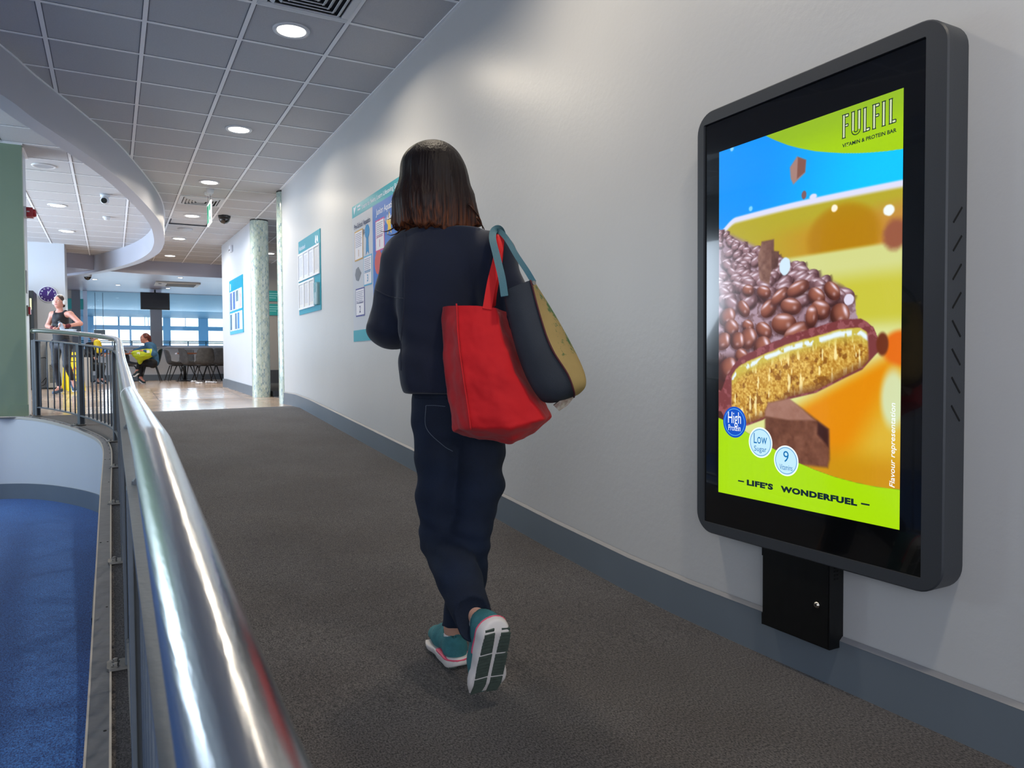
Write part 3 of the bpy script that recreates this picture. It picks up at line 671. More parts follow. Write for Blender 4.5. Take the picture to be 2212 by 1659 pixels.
# front face between the outer rounded outline and the glass opening
import itertools
fb = bmesh.new(); vo = [fb.verts.new(v) for v in yz(o2, FX)]; vi = [fb.verts.new(v) for v in yz(inn, FX)]
eo = [fb.edges.new((vo[i], vo[(i+1) % len(vo)])) for i in range(len(vo))]; ei = [fb.edges.new((vi[i], vi[(i+1) % len(vi)])) for i in range(len(vi))]
bmesh.ops.triangle_fill(fb, use_beauty=True, use_dissolve=False, edges=eo+ei)
b.add([tuple(v.co) for v in fb.verts], [tuple(x.index for x in f.verts) for f in (fb.verts.index_update(), fb.faces)[1]]); fb.free()
ring(yz(inn, FX), yz(inn, FX+.012))
b.build('housing', M['anth'], dsp, auto=.5)
g_ = MB(); g_.add(yz(rrect(1.222, 2.058, -.590+1.025, .853+1.025, .004, 2), FX+.008), [tuple(range(12))]); g_.build('glass_bezel', M['bez'], dsp)
SY0, SY1, SZ0, SZ1 = 1.987, 1.289, -.4725+1.025, .7415+1.025     # picture: left, right, bottom, top
slm = mat('slot_black', '050505', .9)
for k in range(8):
    z = 1.403-.0743*k; t_ = 1 if k < 4 else -1; MB().bar((1.935, 1.1605, z-.021*t_), (1.972, 1.1605, z+.021*t_), .0012, .005).build('vent_slot', slm, dsp)
MB().cyl((FX+.02, 2.093, 1.16), (FX+.02, 2.0945, 1.16), .006, 12).build('lock', M['metal_trim'], dsp)
# --- the advertisement, computed as a colour per screen point
NX, NY = 300, 520
S, T = np.meshgrid((np.arange(NX)+.5)/NX, (np.arange(NY)+.5)/NY)     # T down from the top
AR = (SZ1-SZ0)/(SY0-SY1); rng = np.random.RandomState(4)
def noise2(sx, sy, seed, oct=4):
    r = np.random.RandomState(seed); o = np.zeros_like(S); amp = 1; tot = 0
    for k in range(oct):
        g = r.rand(int(sy*2**k)+3, int(sx*2**k)+3); u = S*sx*2**k; v = T*sy*2**k; i = u.astype(int); j = v.astype(int); fu = u-i; fv = v-j
        fu = fu*fu*(3-2*fu); fv = fv*fv*(3-2*fv)
        o += amp*((g[j, i]*(1-fu)+g[j, i+1]*fu)*(1-fv)+(g[j+1, i]*(1-fu)+g[j+1, i+1]*fu)*fv); tot += amp; amp *= .5
    return o/tot
C3 = lambda h: np.array([int(h[i:i+2], 16) for i in (0, 2, 4)], float)/255
def mixc(A, c, m): return A+(C3(c)-A)*np.clip(m, 0, 1)[..., None]
def sst(x, a, b): t = np.clip((x-a)/(b-a), 0, 1); return t*t*(3-2*t)
A = np.zeros(S.shape+(3,))+C3('0a93ff'); A = mixc(A, '00c3ff', sst(S+.6*T, .3, 1.05))
n1 = noise2(5, 8, 1); n2 = noise2(40, 70, 2); n3 = noise2(110, 190, 3, 3)
# bowl with pale rim
rim = .199+.018*np.abs(S-.45)**1.5+.035*sst(-S, -.12, .02)
A = mixc(A, 'dcdcf4', sst(T, rim-.004, rim+.003)); y_ = C3('a8b010')
A = mixc(A, 'b3a626', sst(T, rim+.010, rim+.022)); A = mixc(A, 'c48a1c', sst(T, .235, .30)*sst(S, .15, .75)); A = mixc(A, 'c08a4a', sst(S, .75, 1)*sst(T, .23, .28)*.6)
hd = ((S-.73)/.19)**2+((T-.31)/.085)**2; A = mixc(A, 'b07c00', (1-sst(hd, .6, 1.15))*(T < .345)*.85)
A = mixc(A, 'd0d488', sst(T, .335, .35)); A = mixc(A, 'c6c23c', sst(T, .38, .44)*(1-sst(T, .5, .55))); A = mixc(A, 'd9df92', sst(T, .52, .56)*(1-sst(S, .9, 1.0)*.4))
A = mixc(A, 'd5e3a8', sst(T, .56, .60)*sst(S, .8, .95))
og = sst(T+.30*(S-.85), .60, .66); A = mixc(A, 'e08a00', og*sst(S, .3, .4)); A = mixc(A, 'd8b030', sst(T-.95*(1-S), .55, .72)*(T > .6)); A = mixc(A, 'c98f0a', sst(T, .80, .88))
A = mixc(A, 'e06a10', (1-sst(np.hypot((S-1.0)/.09, (T-.585)/.045), .7, 1.1))); A = mixc(A, 'cfe0b8', (1-sst(np.hypot((S-.97)/.06, (T-.70)/.075), .6, 1.2))*.9)
# chocolate mass: boundary on the right, running down
bx = np.interp(T, [.20, .222, .27, .30, .36, .405, .45, .50, .56], [-.02, .10, .30, .46, .55, .68, .79, .80, .86])
mass = (T < .66)*sst(bx-S+.02*(n2-.5), -.004, .006)*sst(T, .215+.28*(S-.0), .235+.28*S)
base_ch = mixc(np.zeros_like(A)+C3('8a6a76'), 'b79fae', n1*1.4-.2); base_ch = mixc(base_ch, '54302c', sst(n2, .5, .7)*.5)
bot0 = np.interp(S, [.02, .06, .13, .20, .30, .45, .60, .75, .83, .89, .93], [.76, .79, .80, .795, .775, .705, .66, .63, .60, .55, .50])
mass = mass*(T < bot0-.006)
A = A+(base_ch-A)*mass[..., None]; A = mixc(A, '4c2622', (1-sst(S, .10, .14))*sst(T, .58, .62)*(T < .9))
# puffed crisps: glossy lobes, larger towards the viewer
def lobe(cx, cy, a, bb, th, hi='ead6e4', c1='5c2e26', c2='a0604c'):
    global A
    dx = (S-cx); dy = (T-cy)*AR; ct, st_ = math.cos(th), math.sin(th); u = (dx*ct+dy*st_)/a; v = (-dx*st_+dy*ct)/bb
    r = np.sqrt(u*u+v*v); m = 1-sst(r, .93, 1.03)
    sh = np.clip(1-((u+.15)**2+(v+.35)**2), 0, 1); body = mixc(np.zeros_like(A)+C3(c1), c2, sh)
    body = mixc(body, hi, np.exp(-(((u+.1)/.50)**2+((v+.60)/.17)**2))); body = mixc(body, hi, np.exp(-(((u-.35)/.16)**2+((v-.05)/.22)**2))*.45); body = mixc(body, '2e1512', sst(v, .35, 1)*.55)
    ring_ = 1-sst(r, 1.0, 1.35); A = mixc(A, '3a1c1e', ring_*(1-m)*.5*(v > -.2)); A = A+(body-A)*m[..., None]
rr = np.random.RandomState(11)
for k in range(170):
    t = .225+(k/170)*.235; z = (t-.22)/.24; bxx = float(np.interp(t, [.22, .27, .30, .36, .405, .46], [.10, .30, .46, .55, .68, .79]))
    s = rr.rand()*bxx*.97-.01
    if t < .215+.28*s+.015: continue
    w = .017+.028*z*rr.uniform(.7, 1.15); lobe(s, t, w*1.25, w*.85, rr.uniform(-.6, .6), 'e6d8e6', '5e3c40', 'a07a82')
for s, t, a, bb, th in ((.06, .485, .045, .060, 1.2), (.20, .415, .040, .030, .2), (.30, .425, .045, .032, .3), (.33, .47, .055, .04, -.6), (.17, .465, .05, .035, .8), (.40, .44, .06, .034, -.5), (.50, .425, .065, .036, -.3), (.46, .47, .062, .040, .2),
    (.60, .45, .05, .038, .6), (.68, .44, .05, .034, .8), (.62, .485, .055, .045, .3), (.09, .52, .050, .050, .7), (.20, .515, .040, .032, .4), (.30, .53, .055, .04, .5), (.20, .55, .052, .060, 1.1), (.42, .515, .075, .052, .1), (.72, .50, .05, .05, 1.2),
    (.50, .545, .085, .056, -.35), (.575, .50, .034, .052, .1), (.29, .575, .052, .058, 1.0), (.03, .555, .045, .06, 1.3), (.13, .555, .045, .05, 1.4), (.07, .635, .055, .07, 1.1), (.16, .60, .045, .04, .5)):
    lobe(s, t, a, bb, th)
def blob(cx, cy, a, bb, col, soft=.1, th=0):
    global A
    dx = S-cx; dy = (T-cy)*AR; ct, st_ = math.cos(th), math.sin(th); A = mixc(A, col, 1-sst(np.hypot((dx*ct+dy*st_)/a, (-dx*st_+dy*ct)/bb)+.25*(n2-.5), 1-soft, 1+soft))
def poly(P, col, soft=.006, tex=0, c2=None):
    global A
    d = np.full(S.shape, -9.0); P = [(p[0], p[1]*AR) for p in P]; cx = sum(p[0] for p in P)/len(P); cyy = sum(p[1] for p in P)/len(P)
    for i in range(len(P)):
        (x0, y0), (x1, y1) = P[i], P[(i+1) % len(P)]; nx, ny = y1-y0, x0-x1; l = math.hypot(nx, ny)
        if (cx-x0)*nx+(cyy-y0)*ny > 0: nx, ny = -nx, -ny
        d = np.maximum(d, ((S-x0)*nx+(T*AR-y0)*ny)/l)
    m = 1-sst(d, -soft, soft); X = np.zeros_like(A)+C3(col)
    if c2: X = mixc(X, c2, (n1*.5+n2*.5-.3)*1.6*tex)
    A = A+(X-A)*m[..., None]
poly([(.285, .285), (.36, .285), (.36, .33), (.33, .405), (.275, .39), (.26, .33)], '6f4a40', .006, 1, 'b08a7a'); poly([(.345, .315), (.39, .32), (.385, .36), (.345, .37)], '54342e', .006, 1, '8a6253')
blob(.425, .362, .032, .040, 'cfe6f5'); blob(.765, .465, .024, .024, 'dcd6ea'); blob(.50, .555, .02, .012, 'e6c9cc')
# chocolate shell and cut golden face
def quadface(t0, s0, s1): pass
ax = np.array([.86, -.27]); u_ = (S-.09)/.80; top = .600-.085*u_+.0; top = np.interp(S, [.02, .06, .12, .16, .30, .45, .60, .72, .82, .88, .93], [.70, .655, .615, .600, .572, .545, .528, .513, .512, .535, .60])
bot = np.interp(S, [.02, .06, .13, .20, .30, .45, .60, .75, .83, .89, .93], [.76, .79, .80, .795, .775, .715, .695, .655, .635, .60, .58])
shell = sst(T-top+.006*(n2-.5), -.002, .002)*sst(bot-T, -.002, .002)*(S > .0)
A = mixc(A, '7a3a3c', shell); A = mixc(A, 'b57078', shell*sst(n2, .54, .66)*.45)
ft_ = top+.022+.004*(n2-.5); fbm = bot-.005
face = sst(T-ft_, -.002, .003)*sst(fbm-T, -.002, .004)*sst(S, .085, .10)*sst(.862-S+.15*(T-.6), -.004, .01)
gold = mixc(np.zeros_like(A)+C3('b07a24'), 'f0cf70', n3*1.5-.35); gold = mixc(gold, '7c4610', sst(n2, .58, .72)*.75); gold = mixc(gold, 'fff0b0', sst(noise2(60, 25, 8, 3), .62, .72)*.8)
gold = mixc(gold, 'c9b84a', 1-sst(T-ft_, .01, .05)); gold = mixc(gold, 'e3f2ff', (1-sst(np.abs(T-ft_-.010-.006*n1), .002, .012))*sst(noise2(30, 40, 9, 3), .44, .56)); gold = mixc(gold, '6a3a20', sst(T-fbm, -.030, .0)*.7)
A = A+(gold-A)*face[..., None]
A = mixc(A, '6b2f1a', (1-sst(np.hypot((S-.92)/.03, (T-.575)/.03), .7, 1.1)))
# blurred chocolate chunk in front, bits in the air
poly([(.31, .752), (.33, .728), (.46, .715), (.52, .735), (.67, .775), (.675, .86), (.665, .882), (.50, .885), (.31, .85)], '5e3524', .010, 1, '92604a')
poly([(.31, .752), (.33, .728), (.46, .712), (.53, .740), (.60, .765), (.45, .770), (.31, .765)], 'a47868', .008, 1, '8c5c4c'); poly([(.61, .768), (.665, .785), (.668, .83), (.61, .80)], '3a1a14', .010)
poly([(.45, .105), (.49, .082), (.54, .098), (.535, .13), (.47, .152), (.455, .135)], 'a58078', .006); poly([(.495, .084), (.54, .098), (.535, .128), (.49, .14)], '82564c', .004)
blob(.53, .186, .013, .018, '7d5a5e', .2); blob(.975, .325, .055, .06, '96563c', .3); blob(.09, .004, .012, .012, '8ccfff', .4); blob(.215, .188, .012, .012, '7fd0ff', .4)
blob(.69, .237, .016, .016, 'fdf0d8', .25); blob(.944, .268, .024, .022, 'eef4f2', .2); blob(.58, .196, .02, .012, 'dcdcf4', .3)
# lime fields
ltop = np.interp(S, [0, .30, .36, .437, .50, .589, .66, .73, .80, .86, .93, 1.0], [-.1, -.002, .020, .045, .062, .083, .096, .108, .118, .125, .132, .137]); ltop = np.where(S < .3, -1, ltop)
lm = 1-sst(T-ltop, -.001, .001); lime = mixc(np.zeros_like(A)+C3('8fb620'), 'a3cf00', sst(T, .01, .10)*.8+.1); A = A+(lime-A)*lm[..., None]
lbot = np.interp(S, [0, .08, .16, .28, .419, .5, .6, .7, .809, .9, 1], [.781, .793, .807, .835, .864, .880, .893, .903, .909, .911, .909])
A = mixc(A, '7f9a20', (1-sst(np.abs(T-lbot), .0004, .0015))); A = mixc(A, 'a6d900', sst(T-lbot, -.001, .001))
lin = np.where(A <= .04045, A/12.92, ((np.clip(A, 0, 1)+.055)/1.055)**2.4)
gx = np.linspace(SY0, SY1, NX+1); gz = np.linspace(SZ1, SZ0, NY+1)
GYv, GZv = np.meshgrid(gx, gz); co = np.stack([np.full(GYv.shape, FX+.0075), GYv, GZv], -1).reshape(-1, 3)
me = bpy.data.meshes.new('picture_area'); me.vertices.add(len(co)); me.vertices.foreach_set('co', co.ravel())
ii = (np.arange(NY)[:, None]*(NX+1)+np.arange(NX)[None]).reshape(-1); fq = np.stack([ii, ii+(NX+1), ii+(NX+2), ii+1], 1)
me.loops.add(fq.size); me.loops.foreach_set('vertex_index', fq.ravel().astype(np.int32)); me.polygons.add(len(fq)); me.polygons.foreach_set('loop_start', np.arange(len(fq), dtype=np.int32)*4); me.update(calc_edges=True)
ca = me.color_attributes.new('picture', 'FLOAT_COLOR', 'POINT')
pad = np.pad(lin, ((0, 1), (0, 1), (0, 0)), 'edge'); ca.data.foreach_set('color', np.concatenate([pad.reshape(-1, 3), np.ones((pad.shape[0]*pad.shape[1], 1))], 1).ravel().astype(np.float32))
def screen_mat():
    m = bpy.data.materials.new('lit_screen_picture'); m.use_nodes = True; nt = m.node_tree; p = nt.nodes['Principled BSDF']
    a = nt.nodes.new('ShaderNodeAttribute'); a.attribute_name = 'picture'; nt.links.new(a.outputs['Color'], p.inputs['Emission Color'])
    p.inputs['Emission Strength'].default_value = 1.0; p.inputs['Base Color'].default_value = (.01, .01, .01, 1); p.inputs['Roughness'].default_value = .12; p.inputs['Coat Weight'].default_value = .2; return m
link('picture_area', me, screen_mat(), dsp)
def em2(n, c): return mat(n, '050505', .2, emit=c, estr=1.0)
INK = em2('lettering_dark_green', '13282b'); WHT = em2('lettering_white', 'f4fbff'); BLU = em2('lettering_blue', '0a6fae')
def scr(s, t, d=.0): return (FX+.0068-d, SY0+(SY1-SY0)*s, SZ1+(SZ0-SZ1)*t)
def text_mesh(txt, name, m, parent, org, ex, ez, size, align='LEFT', width=None, bold=0, shear=0, space=1.0):
    """flat lettering at org along unit vector ex with up ez"""
    cu = bpy.data.curves.new(name, 'FONT'); cu.body = txt; cu.size = 1; cu.align_x = align; cu.resolution_u = 3; cu.offset = bold; cu.shear = shear; cu.space_character = space
    to = bpy.data.objects.new('t', cu); COL.objects.link(to); dg = bpy.context.evaluated_depsgraph_get()
    me_ = bpy.data.meshes.new_from_object(to.evaluated_get(dg)); COL.objects.unlink(to); bpy.data.objects.remove(to)
    X = [v.co.x for v in me_.vertices]; w = max(X)-min(X) if X else 1; sx = size if width is None else width/w
    x0 = 0 if width is None else {'LEFT': min(X), 'CENTER': (min(X)+max(X))/2, 'RIGHT': max(X)}[align]
    ex = Vector(ex); ez = Vector(ez); org = Vector(org)
    for v in me_.vertices: v.co = org+ex*((v.co.x-x0)*sx)+ez*(v.co.y*size)
    return link(name, me_, m, parent)
EX, EZ = (0, -1, 0), (0, 0, 1)
WPX = SY0-SY1; HPX = SZ1-SZ0
text_mesh('VITAMIN & PROTEIN BAR', 'tagline', INK, dsp, scr(.725, .0935), EX, EZ, .0150, 'LEFT', .247*WPX, .025)
text_mesh('LIFE\u2019S', 'slogan', INK, dsp, scr(.195, .9625), EX, EZ, .0245, 'LEFT', .165*WPX, .065, 0, 1.1)
text_mesh('WONDERFUEL', 'slogan', INK, dsp, scr(.405, .9625), EX, EZ, .0245, 'LEFT', .405*WPX, .065, 0, 1.1)
dsh = MB()
for s in (.137, .828): dsh.quad(scr(s, .9535), scr(s, .9575), scr(s+.04, .9575), scr(s+.04, .9535))
dsh.build('slogan_dash', INK, dsp, fix=False)
text_mesh('Flavour representation', 'side_note', WHT, dsp, scr(.978, .905), (0, 0, 1), (0, 1, 0), .0225, 'LEFT', .195*HPX, .008, .2)
# brand wordmark: tall condensed double-line capitals
fi = MB(); lg = MB(); lw = .0044; hh_ = .062*HPX
def stroke(s, t0, t1, sw=.0115): # vertical double line
    fi.quad(scr(s-sw/2, t0, .0001), scr(s-sw/2, t1, .0001), scr(s+sw/2, t1, .0001), scr(s+sw/2, t0, .0001))
    for dx in (-1, 1): lg.bar(scr(s+dx*sw/2, t0, .0002), scr(s+dx*sw/2, t1, .0002), lw*.62, .0002, (1, 0, 0))
def hstroke(s0, s1, t, th=.0095):
    fi.quad(scr(s0, t-th/2, .0001), scr(s0, t+th/2, .0001), scr(s1, t+th/2, .0001), scr(s1, t-th/2, .0001))
    for dt in (-1, 1): lg.bar(scr(s0, t+dt*th/2, .0002), scr(s1, t+dt*th/2, .0002), lw*.62, .0002, (1, 0, 0))
    lg.bar(scr(s1, t-th/2, .0002), scr(s1, t+th/2, .0002), lw*.62, .0002, (1, 0, 0))
def cap(s, t, sw=.0115): lg.bar(scr(s-sw/2-.0035, t, .0002), scr(s+sw/2+.0035, t, .0002), lw*.62, .0002, (1, 0, 0))
t0, t1 = .0155, .0715
def letter(ch, s):
    if ch in 'FLI':
        stroke(s, t0, t1); cap(s, t0); cap(s, t1)
    if ch == 'F': hstroke(s+.006, s+.0225, t0+.0035, .0065); hstroke(s+.006, s+.021, (t0+t1)/2-.001, .0055)
    if ch == 'L': hstroke(s+.006, s+.0225, t1-.0035, .0065)
    if ch == 'U':
        for q in (0, .029): stroke(s+q, t0, t1-.011, .0115); cap(s+q, t0)
        for R in (.0203, .0088):
            P = [scr(s+.0145+R*math.cos(a), t1-.011+R*.56*math.sin(a), .0002) for a in np.linspace(0, PI, 13)]
            for i in range(12): lg.bar(P[i], P[i+1], lw*.62, .0002, (1, 0, 0))
for ch, s in zip('FULFIL', (.7325, .7765, .832, .874, .9165, .947)):
    letter(ch, s if ch != 'L' or s < .9 else s)
wm_ = lg.build('wordmark', INK, dsp, fix=False); fi.build('wordmark_inline', em2('lettering_inline', 'd3dfb4'), wm_, fix=False)
# round badges
def badge(s, t, rr_, rim_c, fill_c, line_c, big, small, tm, bs=.040, ss=.020):
    def disc(r0, r1, m, d, nm):
        q = MB(); n_ = 48; c = Vector(scr(s, t, d))
        P = [c+Vector((0, math.cos(2*PI*k/n_)*r1, math.sin(2*PI*k/n_)*r1)) for k in range(n_)]
        if r0 == 0: q.add(P, [tuple(range(n_))])
        else:
            P2 = [c+Vector((0, math.cos(2*PI*k/n_)*r0, math.sin(2*PI*k/n_)*r0)) for k in range(n_)]; q.add(P+P2, [(k, (k+1) % n_, n_+(k+1) % n_, n_+k) for k in range(n_)])
        return q
    r0 = disc(0, rr_, None, .0001, '').build('badge', em2('badge_rim', rim_c), dsp, fix=False)
    disc(0, rr_*.93, None, .0002, '').build('badge_field', em2('badge_fill', fill_c), r0, fix=False)
    disc(rr_*.84, rr_*.875, None, .0003, '').build('badge_line', em2('badge_line', line_c), r0, fix=False)
    c = scr(s, t, .0004); text_mesh(big, 'badge_text', tm, r0, (c[0], c[1], c[2]-.004), EX, EZ, bs, 'CENTER', None if len(big) < 2 else rr_*1.12, .0)
    text_mesh(small, 'badge_text', tm, r0, (c[0], c[1], c[2]-.030), EX, EZ, ss, 'CENTER', rr_*1.05, .0)
badge(.112, .788, .0545, '0a4fc0', '0a4fc0', '5fb6ff', 'High', 'Protein', WHT, .058, .030)
badge(.281, .838, .0515, 'f4fbff', 'bfe6fb', '1c7ac0', 'Low', 'Sugar', BLU, .050, .026)
badge(.436, .8785, .0495, 'f4fbff', 'bfe6fb', '1c7ac0', '9', 'Vitamins', BLU, .052, .026)
# control box below the screen
cb = empty('control_box', (1.96, 1.66, .13), 'small black lockable control box below the advertising screen', 'control box')
M['satin'] = mat('satin_black_steel', '0b0c0d', .38, .2, noise=.3, nscale=30)
bx_ = MB(); bx_.box((1.9300, 1.526, .129), (1.9935, 1.793, .3965)); bx_.build('body', M['satin'], cb, bevel=.0015)
dr = MB().box((1.9275, 1.532, .134), (1.9300, 1.7915, .395)).build('door', M['satin'], cb, bevel=.001)
lk = MB(); lk.lathe((1.9275, 1.571, .259), [(.0005, -.007), (.006, -.007), (.0085, -.005), (.0105, -.002), (.0105, 0)], 24, 'x'); lk.build('lock', mat('nickel_lock', 'b8b2a6', .25, 1), dr, smooth=True, auto=.5)
MB().box((1.9200, 1.5695, .2555), (1.9208, 1.5725, .2625)).build('keyhole', M['black'], lk and dr)
vv = MB()
for c in range(2):
    for k in range(4): vv.box((1.948+c*.012, 1.5252, .345+k*.012), (1.956+c*.012, 1.5262, .351+k*.012))
vv.build('vent_slot', mat('slot_black_b', '020202', .9), cb)
for z in (.385, .15): MB().cyl((1.9305, 1.7935, z-.02), (1.9305, 1.7935, z+.02), .0035, 8).build('hinge', M['satin'], cb)
# ---------------------------------------------------------------- boards and signs on the walls
def onwall(px, py, x=WX):
    d = at(px, py, 1)-EYE; k = x/d.x; return (EYE+d*k)
def ground(px, py):
    d = at(px, py, 1)-EYE; lo, hi = .2, 60
    for _ in range(50):
        m = (lo+hi)/2; p = EYE+d*m
        if p.z > rz(p.y): lo = m
        else: hi = m
    return EYE+d*lo
TEAL = mat('board_teal', '1f97ad', .35); PAPER = mat('paper_white', 'dfe1e8', .6); PAPERB = mat('paper_cream', 'd5d3cf', .6)
def wrect(b, x, y0, y1, z0, z1, d, th=.001, mi=0): b.box((x-d-th, y0, z0), (x-d, y1, z1), mi)
# swimming course poster
y0 = onwall(762, 500).y; zt_ = onwall(763, 447).z; zb_ = onwall(768, 738).z; y1 = 4.95
ps = empty('course_poster', (WX, (y0+y1)/2, (zt_+zb_)/2), 'large swimming course poster with teal header on the wall behind the walking woman', 'poster')
yc = onwall(806, 500).y; zh = onwall(763, 472).z
b = MB(); wrect(b, WX, y1, y0, zb_, zt_, 0, .003); b.build('backing', mat('poster_grey', 'c3c6cd', .3), ps)
b = MB(); wrect(b, WX, y1, y0, zh, zt_, .003); hbm = mat('poster_teal', '0f9fb0', .3); b.build('header_band', hbm, ps); b = MB(); wrect(b, WX, y1, y0, zb_, onwall(768, 714).z, .003); b.build('footer_band', hbm, ps)
b = MB(); wrect(b, WX, y1, yc, onwall(768, 714).z+.003, zh, .003); b.build('blue_column', mat('poster_blue', '1668c0', .3), ps)
def card(ax, ay, bx, by, col, label, num, tcol, lines=True):
    p = onwall(ax, ay); q = onwall(bx, by); Y0, Y1 = q.y, p.y; Z1 = max(p.z, q.z); Z0 = min(p.z, q.z); Z1 = p.z; Z0 = onwall(ax, by).z
    m = mat('card_edge', col, .4); c = MB(); wrect(c, WX, Y0, Y1, Z0, Z1, .004); o = c.build('card', m, ps)
    c = MB(); wrect(c, WX, Y0+.012, Y1-.012, Z0+.012, Z1-.012, .005); c.build('card_paper', mat('card_paper', 'e2e0e6', .5), o)
    if lines:
        c = MB(); k = 0; zz = Z1-.035
        while zz > Z0+(Z1-Z0)*.42: c.box((WX-.0066, Y0+.03+.012*(k % 3), zz), (WX-.0062, Y1-.028, zz+.006)); zz -= .0165; k += 1
        c.build('small_print', mat('small_print', '9a9bb4', .6), o)
    if num: text_mesh(num, 'number', mat('num', tcol, .5), o, (WX-.0068, (Y0+Y1)/2, Z0+.035), EX, EZ, .085, 'CENTER', None, .02)
    if label: text_mesh(label, 'course_name', mat('lab', tcol, .5), o, (WX-.0068, (Y0+Y1)/2, Z0+.115), EX, EZ, .030, 'CENTER', (Y1-Y0)*.72, .01)
card(767, 502, 785.5, 566, 'c79a3a', '', '1', 'b07a2a'); card(786.5, 555, 805, 619, '4aa6d0', 'Pre-School', '3', '2a8fc0')
card(769.5, 625, 789, 685, '3d3a8c', 'Pre-School', '2', '34346e'); card(812, 478, 832, 546, 'c8348a', 'Junior', '1', 'b03a80')
p = onwall(794, 500); b = MB(); b.cyl((WX-.003, p.y, p.z), (WX-.006, p.y, p.z), .062, 24); b.prism([(WX-.0035, p.y+.03, p.z-.04), (WX-.0035, p.y+.045, p.z-.2), (WX-.0035, p.y, p.z-.17), (WX-.0035, p.y-.045, p.z-.2), (WX-.0035, p.y-.03, p.z-.04)], (-.001, 0, 0)); b.build('ribbon', mat('ribbon_blue', '1f86bf', .5), ps)
p = onwall(775, 592); b = MB(); b.prism([(WX-.0035, p.y+.10, p.z), (WX-.0035, p.y+.07, p.z+.05), (WX-.0035, p.y+.0, p.z+.065), (WX-.0035, p.y-.09, p.z), (WX-.0035, p.y, p.z-.065), (WX-.0035, p.y+.07, p.z-.05)], (-.001, 0, 0)); b.build('fish', mat('fish_grey', '70757f', .5), ps)
p = onwall(842, 482); b = MB(); st5 = [(WX-.0035, p.y+(.085 if k % 2 == 0 else .035)*math.sin(PI*k/5), p.z+(.11 if k % 2 == 0 else .045)*math.cos(PI*k/5)) for k in range(10)]; b.prism(st5, (-.001, 0, 0)); b.build('starfish', mat('star_yellow', 'e2b93a', .5), ps)
p = onwall(819, 567); MB().cyl((WX-.003, p.y, p.z), (WX-.006, p.y, p.z), .10, 24).build('red_disc', mat('poster_red', 'c8504c', .5), ps)
navy = mat('poster_ink', '3b4a70', .5); pw = mat('poster_white', 'e6ebf5', .5)
ctr = (y0+yc)/2; zz = zh-.115
text_mesh('Pre-School Aquatics', 'title', navy, ps, (WX-.005, ctr, zz), EX, EZ, .066, 'CENTER', .48, .015); text_mesh('Academy (0-4yrs)', 'title', navy, ps, (WX-.005, ctr, zz-.085), EX, EZ, .066, 'CENTER', .40, .015)
text_mesh('Junior Aquatics', 'title', pw, ps, (WX-.005, yc-.10, zz+.02), EX, EZ, .075, 'LEFT', .46, .015); text_mesh('Academy (4-8yrs)', 'title', pw, ps, (WX-.005, yc-.10, zz-.075), EX, EZ, .075, 'LEFT', .46, .015)
text_mesh('Learn to Swim, Learn Lifesaving Skills, Learn Aquatics', 'headline', pw, ps, (WX-.005, y0-.31, zh+.035), EX, EZ, .055, 'LEFT', 1.42, .012)
b = MB(); b.prism([(WX-.0045, y0-.05, zh+.09), (WX-.0045, y0-.07, zh+.02), (WX-.0045, y0-.14, zh+.10), (WX-.0045, y0-.09, zh+.085)], (-.001, 0, 0)); b.box((WX-.0055, y0-.26, zh+.07), (WX-.0045, y0-.17, zh+.085)); b.box((WX-.0055, y0-.26, zh+.04), (WX-.0045, y0-.18, zh+.053)); b.build('logo', pw, ps, fix=True)
# notice board with two rows of framed timetables
nb_ = empty('notice_board', (WX, 8.52, 2.0), 'teal notice board with two rows of white framed timetables beside the mosaic edge', 'notice board', 'teal notice boards')
Y0, Y1, Z0, Z1 = 8.0, 9.045, 1.60, 2.470; hb = Z1-Z0
b = MB(); wrect(b, WX, Y0, Y1, Z0, Z1, 0, .008); b.build('backing', TEAL, nb_, bevel=.001)
def pocket(xw, par, ya, yb, za, zb, sheet, d=.008):
    c = MB(); w = .022
    for p, q in (((ya, za), (yb, za+w)), ((ya, zb-w), (yb, zb)), ((ya, za+w), (ya+w, zb-w)), ((yb-w, za+w), (yb, zb-w))): c.box((xw-d-.012, p[0], p[1]), (xw-d, q[0], q[1]))
    o = c.build('pocket_frame', PAPER, par, bevel=.001); c = MB(); c.box((xw-d-.004, ya+w, za+w), (xw-d, yb-w, zb-w)); c.build('sheet', sheet, o); return o
def print_lines(xw, par, ya, yb, za, zb, m):
    c = MB(); z = zb-.03; k = 0
    while z > za+.02: c.box((xw-.0128, ya+.012+.01*((k*7) % 4), z), (xw-.0124, yb-.012, z+.005)); z -= .016; k += 1
    c.build('small_print', m, par)
greyp = mat('timetable_print', 'aeb3c8', .6)
for k in range(4):
    yb = Y1-.012-k*.255; ya = yb-.250; za, zb = Z0+.45*hb, Z0+.825*hb
    o = pocket(WX, nb_, ya, yb, za, zb, [PAPER, PAPER, PAPER, PAPERB][k]); print_lines(WX, o, ya+.03, yb-.03, za+.03, zb-.03, greyp)
for k in range(3):
    yb = Y1-.02-k*.255; ya = yb-.250; za, zb = Z0+.065*hb, Z0+.43*hb
    o = pocket(WX, nb_, ya, yb, za, zb, PAPERB); print_lines(WX, o, ya+.03, yb-.03, za+.03, zb-.03, greyp)
MB().box((WX-.045, Y0+.03, Z0+.06), (WX-.008, Y0+.17, Z0+.30)).build('leaflet_holder', mat('clear_plastic', '9fd0da', .15, alpha=.5), nb_)
lo_ = MB().box((WX-.03, Y0+.10, Z0+.07), (WX-.02, Y0+.24, Z0+.20)).box((WX-.03, Y0+.08, Z0+.07), (WX-.02, Y0+.11, Z0+.29)).build('leaflets', PAPER, nb_)
text_mesh('Noticeboard', 'heading', pw, nb_, (WX-.009, Y1-.05, Z0+.87*hb), EX, EZ, .07, 'LEFT', .30, .01)
